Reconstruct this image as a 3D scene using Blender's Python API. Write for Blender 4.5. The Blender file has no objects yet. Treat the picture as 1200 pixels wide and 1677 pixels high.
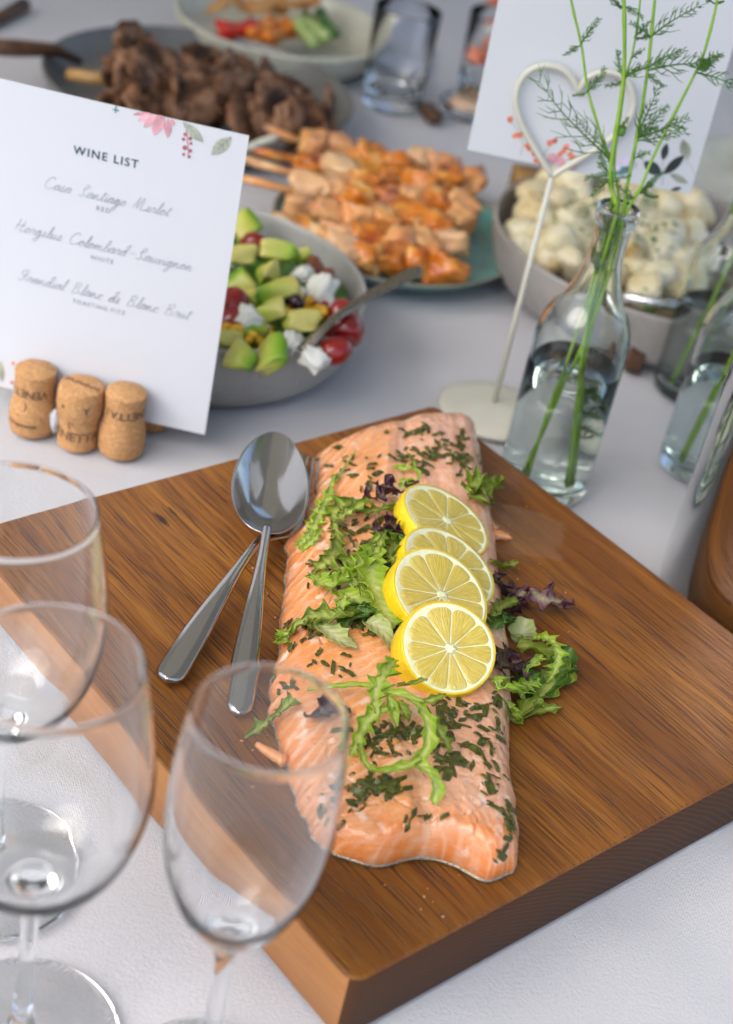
import bpy, math, random
from mathutils import Vector, Matrix, noise
from mathutils.bvhtree import BVHTree
R = math.radians
sc = bpy.context.scene
col = sc.collection
rnd = random.Random(7)

# ------------------------------------------------------------------ camera
H = 0.60
PITCH, ROLL, FPX = R(33.725), R(12.013), 2617.2
F = Vector((0, math.cos(PITCH), -math.sin(PITCH)))
X0 = Vector((1, 0, 0)); U0 = X0.cross(F)
CX = math.cos(ROLL) * X0 + math.sin(ROLL) * U0
CU = -math.sin(ROLL) * X0 + math.cos(ROLL) * U0
CAM = Vector((0, 0, H))
cd = bpy.data.cameras.new('camera'); cam = bpy.data.objects.new('camera', cd); col.objects.link(cam)
m3 = Matrix((CX, CU, -F)).transposed()
cam.matrix_world = Matrix.Translation(CAM) @ m3.to_4x4()
cd.sensor_fit = 'VERTICAL'; cd.sensor_height = 36.0; cd.lens = FPX / 1677 * 36.0
cd.clip_start = 0.05; cd.clip_end = 300
cd.dof.use_dof = True; cd.dof.focus_distance = 0.86; cd.dof.aperture_fstop = 6.0
sc.camera = cam

# ------------------------------------------------------------------ sky, sun, exposure
SUN_EL, SUN_AZ = R(52), R(229)      # azimuth clockwise from +Y (as seen from above)
w = bpy.data.worlds.new('World'); sc.world = w; w.use_nodes = True
wn = w.node_tree; bg = wn.nodes['Background']
sky = wn.nodes.new('ShaderNodeTexSky'); sky.sky_type = 'NISHITA'; sky.sun_disc = False
sky.sun_elevation = SUN_EL; sky.sun_rotation = SUN_AZ
sky.air_density = 1.0; sky.dust_density = 3.0; sky.ozone_density = 0.7
wn.links.new(sky.outputs[0], bg.inputs[0]); bg.inputs[1].default_value = 0.15
sl = bpy.data.lights.new('sun', 'SUN'); so = bpy.data.objects.new('sun', sl); col.objects.link(so)
sl.energy = 1.75; sl.angle = R(58); sl.color = (1.0, 0.95, 0.89)
sd = Vector((math.sin(SUN_AZ) * math.cos(SUN_EL), math.cos(SUN_AZ) * math.cos(SUN_EL), math.sin(SUN_EL)))
so.rotation_euler = sd.to_track_quat('Z', 'Y').to_euler()
so.location = sd * 5
sc.view_settings.view_transform = 'Standard'; sc.view_settings.look = 'None'
sc.view_settings.exposure = 0.98; sc.view_settings.gamma = 1.0
sc.render.engine = 'CYCLES'
cy = sc.cycles
cy.use_denoising = True; cy.max_bounces = 16; cy.transmission_bounces = 14; cy.glossy_bounces = 6
cy.diffuse_bounces = 4; cy.transparent_max_bounces = 12; cy.sample_clamp_indirect = 6.0
cy.blur_glossy = 0.5

# ------------------------------------------------------------------ helpers
def ray(px, py):
    return (F + CX * ((px - 600) / FPX) - CU * ((py - 838.5) / FPX))
def at(px, py, z=0.0):
    """point of the photograph's line of sight at height z above the table"""
    d = ray(px, py); t = (z - H) / d.z
    return CAM + d * t
def aty(px, py, y):
    d = ray(px, py); return CAM + d * (y / d.y)
def hit(px, py, bvh, z0, lift=0.0):
    d = ray(px, py); g = bvh.ray_cast(CAM, d)
    z = g[0].z if g[0] is not None and g[0].z > z0 else z0
    n = g[1] if g[0] is not None and g[0].z > z0 else Vector((0, 0, 1))
    if n.z < 0: n = -n
    t = (z + lift - H) / d.z
    return CAM + d * t, n
def lerp(a, b, t): return a + (b - a) * t
def sm(t): t = max(0., min(1., t)); return t * t * (3 - 2 * t)
def interp(tab, x):
    if x <= tab[0][0]: return tab[0][1]
    for (a, fa), (b, fb) in zip(tab, tab[1:]):
        if x <= b: return lerp(fa, fb, (x - a) / (b - a))
    return tab[-1][1]
def smooth_interp(tab, x):
    """Catmull-Rom over a table of equally or unequally spaced keys"""
    n = len(tab)
    if x <= tab[0][0]: return tab[0][1]
    if x >= tab[-1][0]: return tab[-1][1]
    for i in range(n - 1):
        if tab[i][0] <= x <= tab[i + 1][0]:
            x0, f0 = tab[i]; x1, f1 = tab[i + 1]
            fm = tab[i - 1][1] if i > 0 else f0; fp = tab[i + 2][1] if i + 2 < n else f1
            t = (x - x0) / (x1 - x0)
            return 0.5 * ((2 * f0) + (f1 - fm) * t + (2 * fm - 5 * f0 + 4 * f1 - fp) * t * t + (3 * f0 - fm - 3 * f1 + fp) * t ** 3)
def spline(pts, n):
    """n+1 Catmull-Rom points through pts (Vectors)"""
    out = []; k = len(pts) - 1
    if k == 1: return [pts[0].lerp(pts[1], i / n) for i in range(n + 1)]
    for i in range(n + 1):
        u = i / n * k; j = min(int(u), k - 1); t = u - j
        p0 = pts[j - 1] if j > 0 else pts[j] * 2 - pts[j + 1]
        p3 = pts[j + 2] if j + 2 <= k else pts[j + 1] * 2 - pts[j]
        p1, p2 = pts[j], pts[j + 1]
        out.append(0.5 * ((2 * p1) + (p2 - p0) * t + (2 * p0 - 5 * p1 + 4 * p2 - p3) * t * t + (3 * p1 - p0 - 3 * p2 + p3) * t ** 3))
    return out

def thing(name, label, cat, loc=(0, 0, 0), group=None, rot=None):
    o = bpy.data.objects.new(name, None); col.objects.link(o)
    o.location = loc; o.empty_display_size = 0.01
    if rot is not None: o.rotation_euler = rot.to_euler() if hasattr(rot, 'to_euler') else rot
    o['label'] = label; o['category'] = cat
    if group: o['group'] = group
    return o
def tag(o, label, cat, group=None, kind=None):
    o['label'] = label; o['category'] = cat
    if group: o['group'] = group
    if kind: o['kind'] = kind
    return o
def mesh(name, V, Fc, mats, smooth=True, uv=None, attrs=None, fmat=None):
    me = bpy.data.meshes.new(name)
    me.from_pydata([tuple(v) for v in V], [], Fc)
    if not isinstance(mats, (list, tuple)): mats = [mats]
    for m in mats: me.materials.append(m)
    if smooth: me.polygons.foreach_set('use_smooth', [True] * len(me.polygons))
    if fmat: me.polygons.foreach_set('material_index', fmat)
    if uv:
        l = me.uv_layers.new(name='UVMap'); buf = []
        for lp in me.loops: buf.extend(uv[lp.vertex_index])
        l.data.foreach_set('uv', buf)
    if attrs:
        for k, vals in attrs.items():
            a = me.attributes.new(k, 'FLOAT', 'POINT'); a.data.foreach_set('value', vals)
    me.update(); return me
def put(name, me, parent=None, loc=None, rot=None, world=False):
    """link a mesh; world=True: its vertices are world points under an unrotated parent"""
    o = bpy.data.objects.new(name, me); col.objects.link(o)
    if parent is not None:
        o.parent = parent
        if world:
            p = parent; off = Vector((0, 0, 0))
            while p is not None: off += p.location; p = p.parent
            o.location = -off
    if loc is not None: o.location = loc
    if rot is not None: o.rotation_euler = rot
    return o
def obj(name, V, Fc, m, parent=None, world=True, **k):
    return put(name, mesh(name, V, Fc, m, **k), parent, world=world and parent is not None)

def grid_faces(nu, nv, wrap=False, off=0):
    f = []
    for i in range(nu - 1):
        for j in range(nv if wrap else nv - 1):
            j2 = (j + 1) % nv
            f.append((off + i * nv + j, off + i * nv + j2, off + (i + 1) * nv + j2, off + (i + 1) * nv + j))
    return f
def lathe(prof, n=64, c=(0, 0, 0), close0=False, close1=False):
    V = []; Fc = []; 
    for r, z in prof:
        for k in range(n):
            a = 2 * math.pi * k / n
            V.append((c[0] + r * math.cos(a), c[1] + r * math.sin(a), c[2] + z))
    m = len(prof)
    for i in range(m - 1):
        for k in range(n):
            k2 = (k + 1) % n
            Fc.append((i * n + k, i * n + k2, (i + 1) * n + k2, (i + 1) * n + k))
    if close0: Fc.append(tuple(range(n))[::-1])
    if close1: Fc.append(tuple((m - 1) * n + k for k in range(n)))
    return V, Fc
def smooth_prof(p, n):
    v = spline([Vector((a, b, 0)) for a, b in p], n); return [(max(q.x, 0.0002), q.y) for q in v]
def tube(pts, rad, n=8, cap=True):
    V = []; Fc = []; m = len(pts); up = Vector((0.13, 0.21, 1)).normalized(); ref = None
    for i, p in enumerate(pts):
        t = (pts[min(i + 1, m - 1)] - pts[max(i - 1, 0)])
        t = t.normalized() if t.length > 1e-9 else Vector((0, 0, 1))
        if ref is None:
            ref = t.orthogonal().normalized()
        ref = (ref - t * ref.dot(t)); ref = ref.normalized() if ref.length > 1e-6 else t.orthogonal().normalized()
        b = t.cross(ref); r = rad[i] if hasattr(rad, '__len__') else rad
        for k in range(n):
            a = 2 * math.pi * k / n; V.append(p + (ref * math.cos(a) + b * math.sin(a)) * r)
    Fc = grid_faces(m, n, True)
    if cap: Fc += [tuple(range(n))[::-1], tuple((m - 1) * n + k for k in range(n))]
    return V, Fc
class MB:
    def __init__(s): s.V = []; s.F = []; s.M = []
    def add(s, V, Fc, mi=0):
        o = len(s.V); s.V += [Vector(v) for v in V]; s.F += [tuple(i + o for i in f) for f in Fc]; s.M += [mi] * len(Fc); return s
    def mesh(s, name, m, **k): return mesh(name, s.V, s.F, m, fmat=s.M, **k)

def fbm(p, o=3): return noise.fractal(p, 1.0, 2.0, o, noise_basis='PERLIN_ORIGINAL')
def blob(seed, dims, box=0.5, rough=0.12, freq=1.3, sub=10, cuts=0):
    """a lump between an ellipsoid (box=0) and a cuboid (box=1), knocked out of shape by noise"""
    r = random.Random(seed); V = []; idx = {}; Fc = []
    pl = []
    for _ in range(cuts):
        n = Vector((r.uniform(-1, 1), r.uniform(-1, 1), r.uniform(-1, 1))).normalized(); pl.append((n, r.uniform(.62, .85)))
    off = Vector((seed * 3.7, seed * 1.3, seed * 7.1))
    def vid(p):
        k = (round(p[0] * sub), round(p[1] * sub), round(p[2] * sub))
        if k in idx: return idx[k]
        q = Vector(p); s = q.normalized(); b = q * 0.86
        v = s.lerp(b, box)
        for n, d in pl:
            e = v.dot(n) - d
            if e > 0: v = v - n * e * 0.92
        v = v * (1 + rough * 1.6 * fbm(v * freq + off, 3) + rough * .5 * fbm(v * freq * 4 + off, 2))
        V.append(Vector((v.x * dims[0] / 2, v.y * dims[1] / 2, v.z * dims[2] / 2))); idx[k] = len(V) - 1
        return idx[k]
    h = sub // 2
    rng = [(-1 + 2 * i / h) for i in range(h + 1)]
    for ax in range(3):
        for sgn in (-1, 1):
            for i in range(h):
                for j in range(h):
                    def P(a, b):
                        p = [0, 0, 0]; p[ax] = sgn; p[(ax + 1) % 3] = rng[a]; p[(ax + 2) % 3] = rng[b]; return p
                    q = [vid(P(i, j)), vid(P(i + 1, j)), vid(P(i + 1, j + 1)), vid(P(i, j + 1))]
                    Fc.append(tuple(q if sgn > 0 else q[::-1]))
    return V, Fc

# ------------------------------------------------------------------ materials
class Mat:
    def __init__(s, name, color=(.5, .5, .5), rough=.5, **k):
        s.m = bpy.data.materials.new(name); s.m.use_nodes = True; s.nt = s.m.node_tree
        s.b = s.nt.nodes['Principled BSDF']; s.out = s.nt.nodes['Material Output']
        s.b.inputs['Base Color'].default_value = (*color, 1); s.b.inputs['Roughness'].default_value = rough
        for a, v in k.items(): s.b.inputs[a.replace('_', ' ')].default_value = v
    def n(s, t, **k):
        x = s.nt.nodes.new('ShaderNode' + t)
        for a, v in k.items(): setattr(x, a, v)
        return x
    def l(s, a, b): s.nt.links.new(a, b)
    def coord(s, which='Object', scale=(1, 1, 1), rot=(0, 0, 0), loc=(0, 0, 0)):
        c = s.n('TexCoord'); mp = s.n('Mapping'); s.l(c.outputs[which], mp.inputs[0])
        mp.inputs['Scale'].default_value = scale; mp.inputs['Rotation'].default_value = rot; mp.inputs['Location'].default_value = loc
        return mp.outputs[0]
    def rvec(s, base, amount=10.0):
        """shift texture space per object so copies differ"""
        oi = s.n('ObjectInfo'); mu = s.n('Math', operation='MULTIPLY'); s.l(oi.outputs['Random'], mu.inputs[0]); mu.inputs[1].default_value = amount
        ad = s.n('VectorMath', operation='ADD'); s.l(base, ad.inputs[0]); s.l(mu.outputs[0], ad.inputs[1]); return ad.outputs[0]
    def noise(s, vec, scale=5, detail=4, rough=.55, dist=0, out=0):
        x = s.n('TexNoise'); s.l(vec, x.inputs['Vector']); x.inputs['Scale'].default_value = scale
        x.inputs['Detail'].default_value = detail; x.inputs['Roughness'].default_value = rough; x.inputs['Distortion'].default_value = dist
        return x.outputs[out]
    def voro(s, vec, scale=5, feature='F1', out=0):
        x = s.n('TexVoronoi', feature=feature); s.l(vec, x.inputs['Vector']); x.inputs['Scale'].default_value = scale; return x.outputs[out]
    def ramp(s, fac, stops, interp='LINEAR'):
        x = s.n('ValToRGB'); s.l(fac, x.inputs[0]); cr = x.color_ramp; cr.interpolation = interp
        while len(cr.elements) < len(stops): cr.elements.new(.5)
        for e, (p, c) in zip(cr.elements, stops):
            e.position = p; e.color = (*c, 1) if hasattr(c, '__len__') else (c, c, c, 1)
        return x.outputs[0]
    def mix(s, fac, a, b, mode='MIX'):
        x = s.n('Mix', data_type='RGBA', blend_type=mode)
        for v, i in ((fac, 0), (a, 6), (b, 7)):
            if hasattr(v, 'node'): s.l(v, x.inputs[i])
            elif i == 0: x.inputs[0].default_value = v
            else: x.inputs[i].default_value = (*v, 1)
        return x.outputs[2]
    def math(s, op, a, b=None, c=None):
        x = s.n('Math', operation=op)
        for i, v in enumerate((a, b, c)):
            if v is None: continue
            if hasattr(v, 'node'): s.l(v, x.inputs[i])
            else: x.inputs[i].default_value = v
        return x.outputs[0]
    def attr(s, name):
        x = s.n('Attribute', attribute_name=name); return x.outputs['Fac']
    def base(s, c): s.l(c, s.b.inputs['Base Color']); return s
    def rough(s, c): s.l(c, s.b.inputs['Roughness']); return s
    def bump(s, h, strength=.3, dist=.001):
        x = s.n('Bump'); s.l(h, x.inputs['Height']); x.inputs['Strength'].default_value = strength; x.inputs['Distance'].default_value = dist
        s.l(x.outputs[0], s.b.inputs['Normal']); return s
    def leafy(s, color, amt=.3):
        """thin leaf: let part of the light through"""
        tr = s.n('BsdfTranslucent'); mx = s.n('MixShader'); mx.inputs[0].default_value = amt
        if hasattr(color, 'node'): s.l(color, tr.inputs[0])
        else: tr.inputs[0].default_value = (*color, 1)
        s.l(s.b.outputs[0], mx.inputs[1]); s.l(tr.outputs[0], mx.inputs[2]); s.l(mx.outputs[0], s.out.inputs[0]); return s

def m_simple(name, c, rough=.5, nz=.12, sc_=40, bump=0, bs=300, **k):
    M = Mat(name, c, rough, **k); v = M.rvec(M.coord('Object')); f = M.noise(v, sc_, 4)
    lo = tuple(x * (1 - nz * 2) for x in c); hi = tuple(min(1, x * (1 + nz * 2)) for x in c)
    M.base(M.ramp(f, [(.3, lo), (.7, hi)]))
    if bump: M.bump(M.noise(v, bs, 3), bump, .0006)
    return M.m

# tablecloth: plain weave
M = Mat('white_linen', (.7, .7, .73), .85, Sheen_Weight=.25)
v = M.coord('Object')
wv = M.coord('Object', scale=(5200, 5200, 5200), rot=(0, 0, R(38)))
sx = M.n('SeparateXYZ'); M.l(wv, sx.inputs[0])
a = M.math('SINE', sx.outputs[0]); b = M.math('SINE', sx.outputs[1]); wv2 = M.math('MULTIPLY', a, b)
big = M.noise(v, 3.5, 3); fine = M.noise(v, 600, 3)
wr = M.noise(M.coord('Object', scale=(1, .35, 1), rot=(0, 0, R(25))), 16, 3)
M.base(M.mix(M.math('MULTIPLY', fine, .5), M.ramp(big, [(.3, (.57, .57, .595)), (.7, (.63, .63, .65))]), (.54, .54, .565)))
h = M.math('ADD', M.math('MULTIPLY', wv2, .25), M.math('ADD', M.math('MULTIPLY', fine, 1.3), M.math('MULTIPLY', wr, 3.)))
M.bump(h, .6, .0009); CLOTH = M.m

# cutting board, grain along local X
def wood(name, end=False, light=False):
    M = Mat(name, (.4, .2, .06), .4)
    if end:
        v = M.coord('Object'); s3 = M.n('SeparateXYZ'); M.l(v, s3.inputs[0])
        wob = M.noise(M.coord('Object', scale=(1, 5, 14)), 4, 3)
        y = M.math('SUBTRACT', s3.outputs[1], .10); z = M.math('ADD', s3.outputs[2], .075)
        rr = M.math('SQRT', M.math('ADD', M.math('MULTIPLY', y, y), M.math('MULTIPLY', M.math('MULTIPLY', z, z), 5.)))
        ring = M.math('SINE', M.math('MULTIPLY', M.math('ADD', rr, M.math('MULTIPLY', wob, .006)), 1300.))
        ray_ = M.noise(M.coord('Object', scale=(1, 160, 9), rot=(R(30), 0, 0)), 2.5, 2)
        c = M.ramp(ring, [(.0, (.075, .029, .011)), (.6, (.085, .034, .013)), (.98, (.115, .049, .020))])
        c = M.mix(M.math('MULTIPLY', ray_, .35), c, (.03, .012, .006)); M.base(c)
        M.bump(M.noise(v, 900, 2), .2, .0005); M.b.inputs['Roughness'].default_value = .6; M.b.inputs['Specular IOR Level'].default_value = .2; return M.m
    v = M.coord('Object')
    warp = M.noise(v, 7, 2, out=1)
    ad = M.n('VectorMath', operation='MULTIPLY_ADD'); M.l(warp, ad.inputs[0]); ad.inputs[1].default_value = (.0, .010, .004); M.l(v, ad.inputs[2])
    def st(sx_, sy): 
        mp = M.n('Mapping'); M.l(ad.outputs[0], mp.inputs[0]); mp.inputs['Scale'].default_value = (sx_, sy, sy); return mp.outputs[0]
    broad = M.noise(st(2.2, 22), 1, 4); mid = M.noise(st(7, 170), 1, 4, .65); fine = M.noise(st(22, 900), 1, 3, .7)
    pore = M.noise(st(22, 1000), 1, 1.5, .5); por2 = M.noise(st(4, 420), 1, 2, .6)
    if light:
        c = M.ramp(broad, [(.3, (.34, .125, .030)), (.5, (.46, .195, .052)), (.7, (.55, .26, .085))])
        c = M.mix(M.ramp(mid, [(.42, 0), (.62, .55)]), c, (.34, .13, .035))
        c = M.mix(M.ramp(fine, [(.5, 0), (.7, .35)]), c, (.24, .09, .02))
        M.base(c).bump(fine, .15, .0004); M.b.inputs['Roughness'].default_value = .42; return M.m
    c = M.ramp(broad, [(.28, (.170, .056, .007)), (.45, (.235, .082, .010)), (.6, (.32, .120, .016)), (.75, (.43, .178, .028))])
    c = M.mix(M.ramp(mid, [(.42, 0), (.62, .35)]), c, (.15, .042, .008))
    c = M.mix(M.ramp(por2, [(.44, 0), (.66, .42)]), c, (.10, .028, .006))
    where = M.ramp(M.noise(v, 9, 2), [(.38, .25), (.6, 1.)])
    pm = M.ramp(pore, [(.54, 0), (.61, 1.)])
    pm2 = M.math('MULTIPLY', pm, where)
    c = M.mix(M.math('MULTIPLY', pm2, .7), c, (.035, .011, .004))
    # knots: dark elongated scars
    s3 = M.n('SeparateXYZ'); M.l(v, s3.inputs[0])
    jit = M.math('MULTIPLY', M.math('SUBTRACT', M.noise(v, 160, 3), .5), .0035)
    for kx, ky, ax_, ay_ in KNOTS:
        dx = M.math('DIVIDE', M.math('SUBTRACT', s3.outputs[0], kx), ax_)
        dy = M.math('DIVIDE', M.math('ADD', M.math('SUBTRACT', s3.outputs[1], ky), jit), ay_)
        dd = M.math('SQRT', M.math('ADD', M.math('MULTIPLY', dx, dx), M.math('MULTIPLY', dy, dy)))
        c = M.mix(M.ramp(dd, [(.5, .93), (1., 0.)]), c, (.022, .010, .006))
        c = M.mix(M.ramp(dd, [(.0, .0), (.55, .0), (.62, .45), (1., 0.)]) if ax_ > .004 else 0., c, (.12, .04, .01))
    # wet oily patch by the lemons
    dx = M.math('SUBTRACT', s3.outputs[0], WET[0]); dy = M.math('SUBTRACT', s3.outputs[1], WET[1])
    dd = M.math('ADD', M.math('SQRT', M.math('ADD', M.math('MULTIPLY', dx, dx), M.math('MULTIPLY', dy, dy))), M.math('MULTIPLY', M.math('SUBTRACT', M.noise(v, 45, 4), .5), .03))
    wet = M.ramp(M.math('MULTIPLY', dd, 20.), [(.55, 1.), (.62, 0.)])
    c = M.mix(M.math('MULTIPLY', wet, .30), c, (.30, .17, .10)); M.base(c)
    ro = M.ramp(M.noise(v, 30, 3), [(.3, .36), (.7, .55)])
    M.rough(M.mix(M.math('MULTIPLY', wet, .8), ro, (.16, .16, .16)))
    hh = M.math('SUBTRACT', M.math('MULTIPLY', fine, .3), M.math('MULTIPLY', pm2, 1.2)); M.bump(hh, .6, .0007); M.b.inputs['Specular IOR Level'].default_value = .33
    return M.m

# ------------------------------------------------------------------ tablecloth, ground
BT = 0.0412                                   # board thickness
BYAW = R(45.30); BC = Vector((0.0375, 0.4698, 0)); BW, BL = 0.366, 0.370
e1 = Vector((math.cos(BYAW), math.sin(BYAW), 0)); e2 = Vector((-math.sin(BYAW), math.cos(BYAW), 0))
def to_board(p): d = p - BC; return (d.dot(e2), -d.dot(e1))
KNOTS = []
for kx, ky, a_, b_ in ((264, 850, .0095, .0026), (283, 838, .0070, .0011), (431, 915, .0022, .0022)):
    q = to_board(at(kx, ky, BT)); KNOTS.append((q[0], q[1], a_, b_))
WET = to_board(at(850, 872, BT))

gm = Mat('lawn', (.05, .09, .025), .9)
v = gm.coord('Object'); gm.base(gm.ramp(gm.noise(v, 3, 5), [(.3, (.05, .06, .035)), (.7, (.10, .11, .07))]))
g = obj('ground', [(-60, -60, -.75), (60, -60, -.75), (60, 60, -.75), (-60, 60, -.75)], [(0, 1, 2, 3)], gm.m); g['kind'] = 'structure'

def cloth():
    nx, ny = 170, 200; x0, x1, y0, y1 = -1.0, 1.0, -.10, 3.3; V = []
    for j in range(ny):
        for i in range(nx):
            x = lerp(x0, x1, i / (nx - 1)); y = lerp(y0, y1, j / (ny - 1))
            near = sm((y - .2) / .3)
            z = .0026 * sm((x - .05) / .15) * noise.noise(Vector((x * 6, y * 30 + x * 9, 1))) + .0014 * noise.noise(Vector((x * 9 + y * 4, y * 7, 0))) + .0016 * noise.noise(Vector((x * 3.5, y * 13 - x * 5, 3)))
            z = z * near - .0034
            V.append((x, y, min(z, -.0003)))
    Fc = []
    for j in range(ny - 1):
        for i in range(nx - 1):
            a = j * nx + i; Fc.append((a, a + 1, a + nx + 1, a + nx))
    # drape over the four edges
    edge = [i for i in range(nx)] + [nx * j + nx - 1 for j in range(1, ny)] + [nx * (ny - 1) + i for i in range(nx - 2, -1, -1)] + [nx * j for j in range(ny - 2, 0, -1)]
    m = len(edge); c = Vector(((x0 + x1) / 2, (y0 + y1) / 2, 0)); prev = edge
    for lev in range(1, 9):
        cur = []
        for k, e in enumerate(edge):
            p = Vector(V[e]); d = Vector((0, 0, 0))
            if abs(p.x - x0) < 1e-6: d.x = -1
            if abs(p.x - x1) < 1e-6: d.x = 1
            if abs(p.y - y0) < 1e-6: d.y = -1
            if abs(p.y - y1) < 1e-6: d.y = 1
            amp = (.015 + .05 * lev / 8) * (0.5 + .5 * math.sin(k * .35)); q = p + d.normalized() * (.012 + amp * min(1, lev / 3))
            q.z = -.008 - .70 * lev / 8; V.append(tuple(q)); cur.append(len(V) - 1)
        for k in range(m):
            k2 = (k + 1) % m; Fc.append((prev[k], cur[k], cur[k2], prev[k2]))
        prev = cur
    return V, Fc
V, Fc = cloth()
tc = obj('tablecloth', V, Fc, CLOTH); tag(tc, 'white linen tablecloth spread under all the dishes, glasses and the board', 'tablecloth')
tt = MB()
def boxv(x0, x1, y0, y1, z0, z1):
    V = [(x, y, z) for z in (z0, z1) for y in (y0, y1) for x in (x0, x1)]
    return V, [(0, 2, 3, 1), (4, 5, 7, 6), (0, 1, 5, 4), (1, 3, 7, 5), (3, 2, 6, 7), (2, 0, 4, 6)]

# ------------------------------------------------------------------ unseen marquee added to dim the far table (its open side is behind and left of the camera)
CV = Mat('marquee_canvas', (.60, .59, .56), .9); v = CV.coord('Object'); CV.bump(CV.noise(v, 30, 3), .2, .01); CV.leafy((.70, .68, .64), .45)
mq = thing('marquee', 'pale canvas marquee over the whole table, unseen, inferred from the spoon reflection and added to shape the light', 'marquee', (0, 2.4, -.75))
def shade_canopy():
    V = []; nx, ny = 24, 20; x0, x1, y0, y1 = MQX0, MQX1, MQY0, 6.2; hz = 2.30; n0 = 0
    for lay in (0, .006):
        for j in range(ny + 1):
            for i in range(nx + 1):
                x = lerp(x0, x1, i / nx); y = lerp(y0, y1, j / ny); rise = 1.1 * (1 - abs(2 * i / nx - 1)); sag = -.05 * math.sin(math.pi * ((j / ny * 4) % 1))
                V.append((x, y - 2.4, hz + rise + sag + lay))
    g = grid_faces(ny + 1, nx + 1); o = (nx + 1) * (ny + 1)
    return V, [f[::-1] for f in g] + [tuple(o + q for q in f) for f in g]
MQX0, MQX1, MQY0 = -1.2, 1.9, -.38  # roof edges shaped for the falloff of light across the table
V, Fc = shade_canopy(); put('shade_canopy', mesh('shade_canopy', V, Fc, CV.m), mq)
for nm, xa, ya, xb, yb in (('shade_side_wall', MQX0, .95, MQX0, 6.1), ('back_wall', MQX0, 6.15, MQX1, 6.15)):   # added canvas walls: left side to shade the far left cloth, and the far end
    V = []
    for lay in (0, .005):
        for j in range(3):
            for i in range(41):
                q = i / 40; w_ = .05 * math.sin(q * 60); V.append((lerp(xa, xb, q) + (w_ + lay if xa == xb else 0), lerp(ya, yb, q) - 2.4 + (w_ + lay if xa != xb else 0), lerp(.05, 2.28, j / 2)))
    g = grid_faces(3, 41); put(nm, mesh(nm, V, g + [tuple(123 + q for q in f[::-1]) for f in g], CV.m), mq)
for x, y in ((MQX0, MQY0 + .03), (MQX1 - .03, MQY0 + .03), (MQX0, 6.15), (MQX1 - .03, 6.15)):
    V, Fc = tube([Vector((x + (.03 if x < 0 else -.0), y - 2.4, 0)), Vector((x + (.03 if x < 0 else 0), y - 2.4, 2.29))], .03, 12); put('pole', mesh('pole', V, Fc, Mat('painted_pole', (.6, .6, .58), .4).m), mq)

# ------------------------------------------------------------------ cutting board
def board():
    nx, ny = 60, 60; V = []; Fc = []; M_ = []
    root = thing('cutting_board', 'thick square oiled hardwood board carrying the salmon fillet', 'cutting board', BC, rot=Matrix((e2, -e1, Vector((0, 0, 1)))).transposed())
    r = .0022; rc = .008
    def ring(inset, z):
        pts = []
        x0, x1, y0, y1 = inset, BL - inset, -BW + inset, -inset; q = max(rc - inset, .001)
        for cx, cyy, a0 in ((x1 - q, y1 - q, 0), (x0 + q, y1 - q, 90), (x0 + q, y0 + q, 180), (x1 - q, y0 + q, 270)):
            for k in range(7):
                a = R(a0 + 15 * k); pts.append((cx + q * math.cos(a), cyy + q * math.sin(a), z))
        return pts
    rings = [ring(.002, 0.0004), ring(0, .0024)] + [ring(r * (1 - math.sin(R(a))), BT - r + r * math.sin(R(a)) if False else BT - r * (1 - math.sin(R(a)))) if False else ring(r * (1 - math.cos(R(a))), BT - r + r * math.sin(R(a))) for a in (0, 22, 45, 68, 90)]
    n = len(rings[0])
    for rg in rings: V += rg
    for i in range(len(rings) - 1):
        for k in range(n):
            k2 = (k + 1) % n; Fc.append((i * n + k, i * n + k2, (i + 1) * n + k2, (i + 1) * n + k))
            mx = (V[i * n + k][0] + V[i * n + k2][0]) / 2; my = (V[i * n + k][1] + V[i * n + k2][1]) / 2
            if i >= 3: M_.append(0)
            elif mx < .004 or mx > BL - .004: M_.append(1)
            else: M_.append(2)
    Fc.append(tuple(range(n))[::-1]); M_.append(0)
    top = len(rings) - 1; Fc.append(tuple(top * n + k for k in range(n))); M_.append(0)
    me = mesh('plank', V, Fc, [wood('oiled_wood_top'), wood('end_grain', end=True), wood('side_grain', light=True)], fmat=M_)
    for p in me.polygons:
        if len(p.vertices) > 4: p.use_smooth = False
    put('plank', me, root)
    return root
board()

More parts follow.
